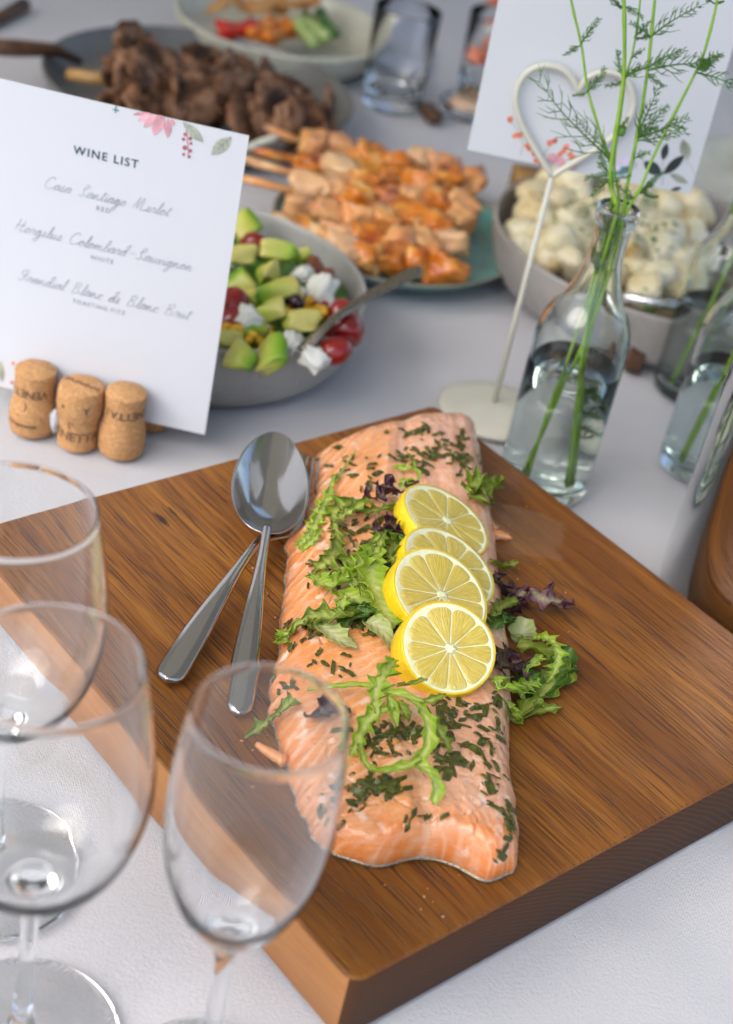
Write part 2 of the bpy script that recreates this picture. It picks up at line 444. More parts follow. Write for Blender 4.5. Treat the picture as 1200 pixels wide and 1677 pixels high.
# ------------------------------------------------------------------ salmon fillet
ROWS = [  # v, left px, right px
 (0, (519, 748), (771, 698)), (.07, (506, 796), (781, 742)), (.14, (491, 846), (788, 795)), (.19, (483, 884), (798, 840)),
 (.22, (467, 903), (803, 868)), (.30, (468, 955), (812, 945)), (.38, (459, 1012), (819, 1010)), (.47, (454, 1075), (827, 1075)),
 (.55, (439, 1133), (833, 1135)), (.64, (448, 1195), (832, 1195)), (.73, (468, 1258), (829, 1255)), (.83, (492, 1325), (836, 1322)),
 (.92, (517, 1372), (846, 1385)), (1.0, (545, 1402), (838, 1428))]
def salmon_edge(v, side):
    k = 1 + side
    x = smooth_interp([(r[0], r[k][0]) for r in ROWS], v); y = smooth_interp([(r[0], r[k][1]) for r in ROWS], v)
    return at(x, y, BT)
def salmon_pt(u, v):
    L = salmon_edge(v, 0); Rr = salmon_edge(v, 1)
    P = L.lerp(Rr, u)
    along = (salmon_edge(1, 0) - salmon_edge(0, 0)).normalized()
    # wavy tail edge: two lobes with a notch; upper edge slightly bowed
    tail = (.006 * math.exp(-((u - .22) / .16) ** 2) - .0022 * math.exp(-((u - .50) / .14) ** 2) + .009 * math.exp(-((u - .84) / .13) ** 2)) * sm((v - .86) / .14)
    head = -(.006 * math.sin(math.pi * u)) * sm((.1 - v) / .1)
    P = P + along * (tail + head)
    wob = .0016 * fbm(Vector((v * 22, u * 3, 5)), 3)
    ed = abs(u - .5) * 2
    P = P + (Rr - L).normalized() * wob * (1 if u > .5 else -1.8) * ed ** 4
    # thickness
    t = interp([(0, .013), (.2, .021), (.42, .027), (.52, .0265), (.62, .029), (.8, .027), (1, .022)], u)
    t *= interp([(0, .75), (.12, 1.), (.8, 1.0), (1., .78)], v)
    t -= .0032 * math.exp(-((u - .5) / .05) ** 2) * (.35 + .65 * sm((v - .6) / .4))
    rl = .10; f = 1
    if u < rl: f = min(f, math.sqrt(max(0, 1 - (1 - u / rl) ** 2)) * .8 + .2 * (u / rl))
    if u > 1 - .13: f = min(f, math.sqrt(max(0, 1 - (1 - (1 - u) / .13) ** 2)))
    g_ = 1
    if v < .05: g_ = math.sqrt(max(0, 1 - (1 - v / .05) ** 2))
    if v > .955: g_ = math.sqrt(max(0, 1 - (1 - (1 - v) / .045) ** 2))
    return P, t * f * g_ + .0016 if 0 < u < 1 and 0 < v < 1 else .0016
def fat_lines(u, v):
    wp = fbm(Vector((u * 3.2, v * 6, 1.5)), 3); wq = fbm(Vector((u * 9, v * 18, 8.5)), 3)
    a = sm((u - .46) / .10)
    ph1 = v * 40 + 10.5 * u - 3.2 * u * u + wp * .6 + wq * .18
    ph2 = v * 30 - 17 * u + wp * 1.9 + wq * .45
    def line(p, wd): 
        d = abs(p - math.floor(p) - .5); return max(0, 1 - d / wd)
    l1 = line(ph1, .27 + .10 * wq) ** .9; l2 = line(ph2, .22) * (.35 + .6 * max(0, fbm(Vector((u * 7, v * 9, 3)), 2) + .45))
    mid = math.exp(-((u - .50 - .02 * wp) / .022) ** 2)
    fade = max(.25, min(1, .75 + 1.5 * fbm(Vector((u * 4.5, v * 7, 17)), 3))); return max(l1 * (1 - a) * fade, l2 * a, mid * .7)
SNU, SNV = 190, 330
def salmon():
    V = []; fat = []; tone = []; raw = []; uv = []
    for j in range(SNV):
        v = j / (SNV - 1)
        for i in range(SNU):
            u = i / (SNU - 1); P, h = salmon_pt(u, v)
            fl = fat_lines(u, v); inside = min(1, min(u, 1 - u) / .05) * min(1, min(v, 1 - v) / .03)
            d = .0006 * fl * (1 - .5 * sm((u - .46) / .1)) * inside
            d += inside * (.0007 * fbm(Vector((u * 14, v * 28, 2)), 4) + .0013 * fbm(Vector((u * 5, v * 9, 9)), 2))
            crack = fbm(Vector((u * 6 + v * 8, v * 20, 21)), 2)
            d -= inside * .0022 * max(0, 1 - abs(crack) / .035) * (1 if fbm(Vector((u * 3, v * 4, 31)), 1) > -.02 else 0)
            V.append(Vector((P.x, P.y, BT + h + d))); fat.append(fl)
            viv = max(sm((v - .90) / .07) * (.45 + .9 * fbm(Vector((u * 6, v * 10, 4)), 2) + .35), .75 * sm((.05 - u) / .05))
            viv = max(viv, .55 * (1 - sm(u / .32)) * (1 + fbm(Vector((u * 4, v * 9, 6)), 2)))
            tone.append(max(0, min(1, viv))); uv.append((u, v))
    Fc = grid_faces(SNV, SNU)
    Fc = [f[::-1] for f in Fc]
    # skirt down to the board
    rim = [i for i in range(SNU)] + [SNU * j + SNU - 1 for j in range(1, SNV)] + [SNU * (SNV - 1) + i for i in range(SNU - 2, -1, -1)] + [SNU * j for j in range(SNV - 2, 0, -1)]
    o = len(V); c = sum((V[i] for i in rim), Vector()) / len(rim)
    for i in rim:
        p = V[i].copy(); d = (c - p); d.z = 0; p += d.normalized() * .0012; p.z = BT + .0006; V.append(p); fat.append(0); tone.append(.3); uv.append((0, 0))
    m = len(rim)
    for k in range(m):
        k2 = (k + 1) % m; Fc.append((rim[k], rim[k2], o + k2, o + k))
    return V, Fc, fat, tone, uv, rim
V, Fc, fat, tone, uv, rim = salmon()
M = Mat('salmon_flesh', (.8, .4, .2), .38, Subsurface_Weight=.12, Subsurface_Scale=.006)
M.b.inputs['Subsurface Radius'].default_value = (1, .4, .2)
v = M.coord('Object'); fa = M.attr('fat'); to = M.attr('tone')
uvn = M.n('UVMap'); mpu = M.n('Mapping'); M.l(uvn.outputs[0], mpu.inputs[0]); mpu.inputs['Scale'].default_value = (5, 90, 1)
mpu.inputs['Rotation'].default_value = (0, 0, R(-8))
fib = M.noise(mpu.outputs[0], 1.5, 4, .7)
s3 = M.n('SeparateXYZ'); M.l(uvn.outputs[0], s3.inputs[0])
side = M.ramp(M.math('ADD', s3.outputs[0], M.math('MULTIPLY', M.math('SUBTRACT', M.noise(v, 30, 3), .5), .12)), [(.42, 0), (.60, 1)])
c = M.mix(side, (.88, .335, .085), (.84, .41, .23))
blot = M.noise(v, 45, 4, .6)
c = M.mix(M.ramp(blot, [(.40, 0), (.72, .5)]), c, (.86, .46, .27))
c = M.mix(to, c, (.86, .24, .035))
c = M.mix(M.math('MULTIPLY', fa, .72), c, (.93, .60, .40))
c = M.mix(M.ramp(fib, [(.45, 0), (.75, .45)]), c, (.86, .55, .38))
c = M.mix(M.ramp(M.noise(v, 90, 3), [(.58, 0), (.68, .6)]), c, (.92, .74, .60))
M.base(c); M.rough(M.ramp(M.noise(v, 70, 3), [(.38, .16), (.62, .5)])); M.b.inputs['Coat Weight'].default_value = .6; M.b.inputs['Coat Roughness'].default_value = .12
M.b.inputs['Specular IOR Level'].default_value = .6
M.bump(M.math('ADD', M.math('MULTIPLY', fib, 1.2), M.math('MULTIPLY', M.noise(v, 500, 3), .8)), .45, .0008)
FLESH = M.m
sroot = thing('salmon_fillet', 'long baked salmon fillet flecked with chopped herbs on the wooden board', 'salmon', (BC.x, BC.y + .25, BT))
sal = put('flesh', mesh('flesh', V, Fc, FLESH, uv=uv, attrs={'fat': fat, 'tone': tone}), sroot, world=True)
BVH = BVHTree.FromPolygons([tuple(p) for p in V], Fc)
# silvery skin peeping out underneath
SV = []; 
cen = sum((V[i] for i in rim), Vector()) / len(rim)
prof = [(.0010, .0005), (.0004, .0006), (-.0004, .0014), (-.0002, .0024), (.0018, .0026)]
outl = [V[i] for i in rim]; m_ = len(outl)
for ins, z in prof:
    for k, p in enumerate(outl):
        t = (outl[(k + 2) % m_] - outl[k - 2]); t.z = 0; nrm = Vector((t.y, -t.x, 0)).normalized()
        if nrm.dot(p - cen) < 0: nrm = -nrm
        q = p - nrm * (ins + .0004 * noise.noise(p * 120)); q.z = BT + z; SV.append(q)
M = Mat('fish_skin', (.25, .24, .2), .25, Metallic=.35)
v = M.coord('Object'); M.base(M.ramp(M.voro(v, 500), [(.1, (.05, .045, .035)), (.5, (.45, .42, .33)), (.9, (.12, .11, .09))])).bump(M.noise(v, 400, 3), .5, .0008)
obj('skin', SV, grid_faces(len(prof), m_, True), M.m, sroot)

# herb flakes on the fish
M = Mat('chopped_herb', (.03, .055, .012), .45)
v = M.rvec(M.coord('Object')); M.base(M.ramp(M.noise(v, 260, 3), [(.3, (.034, .036, .004)), (.55, (.078, .086, .010)), (.75, (.17, .19, .03))])).bump(M.noise(v, 700, 2), .5, .0005)
HERB = M.m
flakes = []
for k in range(9):
    r = random.Random(50 + k); lx = r.uniform(.0038, .0088); ly = r.uniform(.0020, .0042); sk = r.uniform(-.6, .6) * ly; bend = r.uniform(-.0006, .0010)
    V2 = []; n1, n2 = 5, 3
    for top in (0, 1):
        for a in range(n1):
            for b in range(n2):
                x = lx * (a / (n1 - 1) - .5); y = ly * (b / (n2 - 1) - .5) * (1 - .25 * r.random() * (a in (0, n1 - 1)))
                V2.append((x + sk * (b - 1), y, bend * (1 - (2 * x / lx) ** 2) + .00035 * top + r.uniform(-.00012, .00012)))
    F2 = []
    o = n1 * n2
    for a in range(n1 - 1):
        for b in range(n2 - 1):
            q = (a * n2 + b, a * n2 + b + 1, (a + 1) * n2 + b + 1, (a + 1) * n2 + b)
            F2.append(q); F2.append(tuple(o + i for i in q[::-1]))
    per = [b for b in range(n2)] + [a * n2 + n2 - 1 for a in range(1, n1)] + [(n1 - 1) * n2 + b for b in range(n2 - 2, -1, -1)] + [a * n2 for a in range(n1 - 2, 0, -1)]
    for i, a in enumerate(per):
        b = per[(i + 1) % len(per)]; F2.append((b, a, o + a, o + b))
    flakes.append(mesh('herb_flake', V2, F2, HERB, smooth=False))
CL = [  # px, py, sigma x, sigma y, count
 (690, 712, 40, 7, 16), (668, 745, 30, 12, 16), (715, 740, 18, 16, 12), (745, 722, 12, 12, 10), (760, 770, 10, 22, 14), (690, 765, 18, 10, 8),
 (560, 760, 40, 14, 8), (590, 800, 40, 20, 8), (610, 860, 25, 16, 16), (560, 870, 26, 22, 8), (600, 910, 26, 26, 10), (520, 920, 25, 25, 5),
 (560, 950, 30, 20, 8), (610, 1025, 26, 10, 22), (585, 1010, 20, 8, 8), (500, 1040, 22, 16, 9), (475, 1120, 14, 16, 6), (520, 1080, 26, 16, 5), (570, 1100, 20, 8, 3),
 (655, 1200, 32, 14, 30), (625, 1225, 26, 18, 14), (620, 1285, 24, 13, 34), (590, 1305, 26, 14, 14), (720, 1200, 18, 22, 24), (735, 1240, 16, 18, 18), (760, 1165, 34, 14, 20),
 (800, 1190, 16, 16, 8), (790, 1230, 22, 26, 8), (808, 1290, 14, 36, 9), (832, 1340, 5, 24, 12), (690, 1340, 26, 12, 5), (810, 1150, 12, 12, 5), (560, 1330, 22, 16, 3), (820, 1405, 10, 12, 4)]
hr = random.Random(11); nf = 0; hmb = MB(); CL = [(a, b, c, d, int(n * 1.45)) for a, b, c, d, n in CL]; CL = CL[::-1]
for (cx_, cy_, sx_, sy_, n_) in CL:
    for _ in range(n_):
        px = hr.gauss(cx_, sx_ * .8); py = hr.gauss(cy_, sy_ * .8)
        g = BVH.ray_cast(CAM, ray(px, py))
        if g[0] is None or g[1].z < .25 or g[0].z < BT + .006: continue
        n = g[1]
        if nf >= 298:
            k = hr.choice(flakes); q = n.to_track_quat('Z', 'Y').to_matrix() @ Matrix.Rotation(hr.uniform(0, 6.28), 3, 'Z'); s_ = hr.uniform(.5, 1.1)
            hmb.add([q @ (v.co * s_) + g[0] + n * hr.uniform(.0003, .0014) for v in k.vertices], [tuple(f.vertices) for f in k.polygons]); continue
        o = bpy.data.objects.new('herb_flake', hr.choice(flakes)); col.objects.link(o); o.parent = sroot
        q = n.to_track_quat('Z', 'Y').to_matrix() @ Matrix.Rotation(hr.uniform(0, 6.28), 3, 'Z') @ Matrix.Rotation(hr.gauss(0, .22), 3, 'X')
        s_ = hr.choice((.45, .6, .7, .85, 1, 1.2, .5)); o.location = g[0] + n * (.0003 + hr.uniform(0, .0007)) - sroot.location
        o.rotation_euler = q.to_euler(); o.scale = (s_, s_, 1); nf += 1
if hmb.V:
    o = put('herb_specks', hmb.mesh('herb_specks', HERB, smooth=False), sroot, world=True); o['kind'] = 'stuff'
# broken-off shreds of fish on the board
crumb = put('fish_crumb', mesh('fish_crumb', *blob(3, (.020, .009, .007), .1, .3, 1.4, 10, 2), FLESH), None, at(795, 868, BT + .003), (0, 0, .6)); tag(crumb, 'small flake of salmon beside the uppermost lemon slice', 'fish flake')
crumb = put('fish_crumb', mesh('fish_crumb', *blob(4, (.017, .007, .006), .1, .3, 1.6, 10, 2), FLESH), None, at(813, 876, BT + .003), (0, 0, .1)); tag(crumb, 'curled pink shred of salmon at the edge of the wet patch on the board', 'fish flake')
crumb = put('fish_shred', mesh('fish_shred', *tube(spline([at(468, 1246, BT + .006), at(440, 1230, BT + .004), at(420, 1217, BT + .003)], 12), [.0035 - .0018 * (i / 12) for i in range(13)], 8), FLESH)); tag(crumb, 'thin shred of salmon sticking out from the left side of the fillet', 'fish flake')

mb = MB(); cr2 = random.Random(8); kb_ = blob(9, (.0022, .0017, .0011), .3, .3, 1.5, 4)
for _ in range(46):
    px, py = cr2.choice(((845, 880, 30), (850, 1230, 30), (700, 1450, 60), (440, 1000, 20), (430, 1230, 22), (900, 1000, 40)))[:2]; p = at(px + cr2.gauss(0, 26), py + cr2.gauss(0, 34), BT + .0005)
    if BVH.ray_cast(Vector((p.x, p.y, .3)), Vector((0, 0, -1)))[0] is None:
        k_ = cr2.uniform(.3, 1); mb.add([Matrix.Rotation(cr2.uniform(0, 6), 3, 'Z') @ v * k_ + p for v in kb_[0]], kb_[1])
tag(put('crumbs', mb.mesh('crumbs', FLESH)), 'tiny crumbs of fish scattered on the board', 'crumbs', kind='stuff')

# ------------------------------------------------------------------ lemon slices
M = Mat('lemon_rind', (.85, .6, .01), .36, Subsurface_Weight=.1, Subsurface_Scale=.003)
v = M.rvec(M.coord('Object')); M.base(M.ramp(M.noise(v, 60, 3), [(.3, (.80, .50, .004)), (.7, (.90, .66, .015))])).bump(M.voro(v, 420), .5, .0008); RIND = M.m
M = Mat('lemon_pith', (.88, .84, .52), .5, Subsurface_Weight=.2, Subsurface_Scale=.004)
v = M.rvec(M.coord('Object')); M.base(M.ramp(M.noise(v, 200, 3), [(.3, (.90, .84, .42)), (.65, (.95, .92, .66))])).bump(M.noise(v, 900, 2), .3, .0004); PITH = M.m
M = Mat('lemon_pulp', (.7, .55, .1), .10, Subsurface_Weight=.25, Subsurface_Scale=.006, Coat_Weight=.6, Coat_Roughness=.06)
M.b.inputs['Subsurface Radius'].default_value = (1, .8, .2)
uvn = M.n('UVMap'); mp = M.n('Mapping'); M.l(M.rvec(uvn.outputs[0]), mp.inputs[0]); mp.inputs['Scale'].default_value = (26, 3.2, 1)
ns = M.noise(mp.outputs[0], 1, 4, .65, .6); vo = M.voro(mp.outputs[0], 1.3, out=0)
c = M.ramp(ns, [(.25, (.58, .42, .045)), (.5, (.70, .53, .085)), (.66, (.80, .66, .19)), (.80, (.94, .88, .52))])
sp = M.n('SeparateXYZ'); M.l(uvn.outputs[0], sp.inputs[0])
c = M.mix(M.ramp(sp.outputs[1], [(.0, .55), (.22, 0), (.9, 0), (1, .3)]), c, (.82, .74, .36))
M.base(c).bump(M.math('ADD', ns, M.math('MULTIPLY', vo, .6)), .6, .0009); PULP = M.m

def lemon(label, cpx, zc, Rm, tilt, phi, thick, spin, seed, nseg=10, ecc=(.0006, -.0005)):
    """cpx: where the middle of the cut face is seen; tilt/phi: how the face is turned away from the line of sight"""
    r = random.Random(seed)
    C0 = at(cpx[0], cpx[1], zc); view = -(C0 - CAM).normalized()
    cx = CX; cx = (cx - view * cx.dot(view)).normalized(); cu = view.cross(cx)
    n = (view * math.cos(R(tilt)) + (cx * math.cos(R(phi)) + cu * math.sin(R(phi))) * math.sin(R(tilt))).normalized()
    xa = (cx - n * cx.dot(n)).normalized(); ya = n.cross(xa)
    rot = Matrix((xa, ya, n)).transposed()
    root = thing('lemon_slice', label, 'lemon slice', C0, 'lemon slices lapped along the salmon', rot=rot)
    N = 120
    def outline(a): return Rm * (1 + .012 * math.cos(2 * a + seed) + .006 * math.sin(3 * a + seed * 2))
    # rind: closed ring
    V = []; pr = [(.955, 0.0), (.985, .0001), (1.0, -.0006), (1.012, -thick * .3), (1.016, -thick * .55), (1.0, -thick + .0006), (.985, -thick), (.955, -thick)]
    for a_, z in pr:
        for k in range(N):
            a = 2 * math.pi * k / N; rr = outline(a) * a_ * (1 + (.0025 * noise.noise(Vector((math.cos(a) * 14, math.sin(a) * 14, z * 900))) if a_ > .99 else 0))
            V.append((rr * math.cos(a), rr * math.sin(a), z))
    obj('rind', V, [f[::-1] for f in grid_faces(len(pr), N, True)], RIND, root, world=False)
    # pith: disc with recessed pockets is read through the segments lying proud in it
    V = []; pr = [(.0001, -.0002), (.09, -.0001), (.3, -.0004), (.89, -.0004), (.915, -.0001), (.965, -.0001), (.965, -thick + .0002), (.0001, -thick + .0002)]
    for a_, z in pr:
        for k in range(N):
            a = 2 * math.pi * k / N; V.append((outline(a) * a_ * math.cos(a), outline(a) * a_ * math.sin(a), z))
    obj('pith', V, [f[::-1] for f in grid_faces(len(pr), N, True)], PITH, root, world=False)
    ws = [r.uniform(.7, 1.3) for _ in range(nseg)]; tot = sum(ws); a0 = spin
    for w_ in ws:
        da = 2 * math.pi * w_ / tot; mid = a0 + da / 2; nr, na = 16, 13; V = []; uv = []
        gap = .00022
        for i in range(nr):
            for j in range(na):
                q = i / (nr - 1); t = 2 * j / (na - 1) - 1
                ro = .895 * outline(mid) * (1 - .045 * abs(t) ** 4); ri = .06 * Rm * (1 + .25 * r.random() * 0)
                rr = ri + (ro - ri) * q
                half = max(0, da / 2 - gap / max(rr, .0015)); half *= (1 - .10 * max(0, (q - .86) / .14) ** 2)
                a = mid + t * half
                rr -= .016 * Rm * max(0, (q - .8) / .2) ** 2 * t * t
                e = max(abs(t), abs(2 * q - 1) ** 3); z = -.0004 + .00055 * (1 - e ** 8) + .00014 * noise.noise(Vector((t * 3 + mid * 5, q * 9, seed)))
                V.append((rr * math.cos(a) + ecc[0], rr * math.sin(a) + ecc[1], z)); uv.append((t * .5 * da + mid, q))
        obj('segment', V, grid_faces(nr, na), PULP, root, world=False, uv=uv)
        a0 += da
    # loose core fibres
    V, Fc = blob(seed, (Rm * .22, Rm * .18, .0012), .1, .35, 2, 10); V = [v + Vector((ecc[0], ecc[1], -.0001)) for v in V]
    obj('core', V, [f for f in Fc], PITH, root, world=False)
    return root
lemon('narrow-looking lemon slice at the far end of the row, lying flattest', (731, 851), BT + .037, .0300, 60, 53, .012, .3, 3)
lemon('lemon slice mostly covered by the one in front, second from the far end', (737, 927), BT + .037, .0305, 56, 50, .012, 1.1, 5)
lemon('lemon slice between the frontmost slice and the mostly covered one', (722, 972), BT + .043, .0295, 43, 46, .016, .7, 8)
lemon('round lemon slice nearest the camera, its whole cut face in view', (735, 1060), BT + .047, .0258, 26, 42, .020, .2, 13)

# ------------------------------------------------------------------ cutlery
def steel(name, c=(.50, .49, .475), rough=.11, spots=True):
    M = Mat(name, c, rough, Metallic=1.0); v = M.coord('Object')
    n1 = M.noise(v, 60, 4); n2 = M.noise(M.coord('Object', scale=(30, 30, 300)), 8, 2)
    M.rough(M.ramp(M.math('ADD', M.math('MULTIPLY', n1, .7), M.math('MULTIPLY', n2, .3)), [(.35, rough * .7), (.7, rough * 2.0)]))
    if spots:
        sp = M.ramp(M.noise(v, 900, 2), [(.66, 0), (.74, 1)]); M.base(M.mix(M.math('MULTIPLY', sp, .35), c, (.30, .29, .27)))
    M.bump(M.noise(v, 260, 2), .05, .0004); return M.m
STEEL = steel('polished_steel')
def ribbon(P, W, sec, NN, name, m, parent=None):
    """sweep a closed cross-section; P centre line, W half widths, sec(s)->list of (across -1..1, height) ; NN up vector"""
    V = []; n = len(P)
    for i, p in enumerate(P):
        t = (P[min(i + 1, n - 1)] - P[max(i - 1, 0)]).normalized(); up = (NN - t * NN.dot(t)).normalized(); sd_ = t.cross(up)
        for a, h in sec(i / (n - 1)): V.append(p + sd_ * (a * W[i]) + up * h)
    k = len(sec(0)); Fc = grid_faces(n, k, True); Fc += [tuple(range(k))[::-1], tuple((n - 1) * k + j for j in range(k))]
    return V, Fc
def handle_sec(thk, dome):
    def f(s):
        out = []; na = 12
        for j in range(na + 1):
            a = -1 + 2 * j / na; out.append((a, thk / 2 + dome * (1 - a * a) ** 0.8 - (thk / 2) * abs(a) ** 6 * .8))
        for j in range(na, -1, -1):
            a = -1 + 2 * j / na; out.append((a * .97, -thk / 2 + (thk / 2) * abs(a) ** 6 * .8))
        return out
    return f
UPV = Vector((0, 0, 1))
def handle(A, B, lift0, name_root, w_neck, w_end, parent, drop=True):
    n = 60; P = []; W = []
    for i in range(n + 1):
        s = i / n; p = A.lerp(B, s); p = p + UPV * (.006 * math.sin(math.pi * s) * (1 - s * .5)); P.append(p)
        w_ = w_neck + (w_end - w_neck) * sm((s - .12) / .75)
        w_ *= math.sqrt(max(.0, 1 - max(0, (s - .93) / .07) ** 2.2)) if s > .93 else 1
        W.append(max(w_, .0003))
    return ribbon(P, W, handle_sec(.0022, .0021), UPV, 'handle', STEEL)
# spoon
tip = at(452, 707, BT + .0245); neck = at(436, 872, BT + .020); end = at(387, 1172, BT + .004)
ax = (neck - tip).normalized(); L_b = (neck - tip).length
sproot = thing('serving_spoon', 'polished steel serving spoon resting on the fork beside the salmon', 'spoon', at(440, 860, BT))
upS = (UPV - ax * UPV.dot(ax)).normalized(); sdS = ax.cross(upS)
V = []; ns, nc = 44, 28; T = .0011
def bw(s):  # half width of an egg-shaped bowl, widest past the middle
    return .0238 * math.sqrt(max(0, 1 - (2 * (s ** 1.18) - 1) ** 2)) ** .92
for side_ in (0, 1):
    for i in range(ns + 1):
        s = .5 - .5 * math.cos(math.pi * i / ns); w_ = bw(s)
        if s > .9: w_ = max(w_, .0032 * sm((s - .9) / .1) + w_ * (1 - sm((s - .9) / .1)))
        w_ = max(w_, .0004)
        for j in range(nc + 1):
            a = -1 + 2 * j / nc
            dep = .0135 * (1 - abs(a) ** 2.1) * math.sin(math.pi * min(1, s ** 1.1)) ** .85
            V.append(tip + ax * (L_b * s) + sdS * (a * w_) - upS * (dep + side_ * T))
g0 = grid_faces(ns + 1, nc + 1); o = (ns + 1) * (nc + 1); Fc = g0 + [tuple(o + q for q in f[::-1]) for f in g0]
per = [j for j in range(nc + 1)] + [i * (nc + 1) + nc for i in range(1, ns + 1)] + [ns * (nc + 1) + j for j in range(nc - 1, -1, -1)] + [i * (nc + 1) for i in range(ns - 1, 0, -1)]
for i, a in enumerate(per):
    b = per[(i + 1) % len(per)]; Fc.append((b, a, o + a, o + b))
obj('bowl', V, Fc, STEEL, sproot)
V, Fc = handle(neck - ax * .004, end, 0, '', .0029, .0078, sproot); obj('handle', V, Fc, STEEL, sproot)
# fork beneath
fk = thing('serving_fork', 'steel serving fork mostly hidden beneath the bowl of the spoon', 'fork', at(400, 950, BT))
f_end = at(271, 1118, BT + .004); f_neck = at(425, 885, BT + .011)
f_dir = (f_neck - f_end).normalized()
V, Fc = handle(f_neck, f_end, 0, '', .0031, .0084, fk); obj('handle', V, Fc, STEEL, fk)
shoulder = [f_neck, at(455, 872, BT + .010), at(478, 860, BT + .008), at(494, 836, BT + .008)]
P = spline(shoulder, 20); W = [.0034 + (.0105 - .0034) * sm(i / 14) for i in range(21)]
V, Fc = ribbon(P, W, handle_sec(.0016, .0002), UPV, '', STEEL); obj('shoulder', V, Fc, STEEL, fk)
td = (P[-1] - P[-3]).normalized(); ts = td.cross(UPV).normalized()
for k in range(4):
    o_ = ts * (.0078 * (k - 1.5) / 1.5)
    c0 = P[-1] + o_ - td * .001; e_ = at(509, 746, BT + .018) + o_ * .72
    pts = spline([c0, c0.lerp(e_, .35) - UPV * .003, c0.lerp(e_, .7) - UPV * .001, e_], 16)
    V, Fc = tube(pts, [.0013 - .0007 * i / 16 for i in range(17)], 8); obj('tine', V, Fc, STEEL, fk)

# ------------------------------------------------------------------ salad leaves
def leaf_mat(name, rib, blade, edge, dark, trans=.32, rough=.38, purple=None):
    M = Mat(name, blade, rough, Specular_IOR_Level=.55)
    u = M.n('UVMap'); s3 = M.n('SeparateXYZ'); M.l(u.outputs[0], s3.inputs[0])
    e = M.math('ABSOLUTE', M.math('SUBTRACT', M.math('MULTIPLY', s3.outputs[0], 2.), 1.))
    v = M.rvec(M.coord('Object')); nz = M.noise(v, 85, 4, .6)
    c = M.ramp(M.math('ADD', e, M.math('MULTIPLY', M.math('SUBTRACT', nz, .5), .5)), [(.05, rib), (.38, blade), (.85, edge)])
    c = M.mix(M.ramp(M.noise(v, 50, 3), [(.45, 0), (.75, .7)]), c, dark)
    ve = M.math('SINE', M.math('ADD', M.math('MULTIPLY', s3.outputs[1], 90.), M.math('MULTIPLY', e, -9.)))
    c = M.mix(M.ramp(ve, [(.82, 0), (1., .35)]), c, rib)
    if purple:
        c = M.mix(M.ramp(M.math('ADD', e, M.noise(v, 60, 3)), [(.75, 0), (1.1, 1)]), c, purple)
    M.base(c).bump(M.math('ADD', M.noise(v, 240, 3), M.math('MULTIPLY', ve, .3)), .55, .0012).leafy(c, trans); return M.m
LF = dict(
 bright=leaf_mat('frisee_green', (.76, .82, .30), (.50, .66, .06), (.38, .56, .03), (.26, .42, .018), trans=.4),
 mid=leaf_mat('leaf_green', (.62, .68, .18), (.34, .44, .035), (.22, .32, .02), (.15, .22, .012), trans=.38),
 deep=leaf_mat('leaf_deep_green', (.26, .42, .10), (.09, .22, .022), (.055, .15, .015), (.04, .10, .012), trans=.3),
 pale=leaf_mat('leaf_pale', (.80, .82, .48), (.62, .68, .28), (.50, .60, .18), (.44, .44, .20), trans=.4),
 lime=leaf_mat('frisee_lime', (.80, .86, .38), (.60, .76, .10), (.48, .70, .05), (.36, .58, .05), trans=.42),
 purple=leaf_mat('red_lettuce', (.16, .12, .07), (.075, .022, .035), (.050, .010, .025), (.025, .008, .012), trans=.2, rough=.3),
 mauve=leaf_mat('red_lettuce_light', (.56, .52, .30), (.30, .14, .17), (.11, .018, .05), (.14, .07, .07), trans=.3))
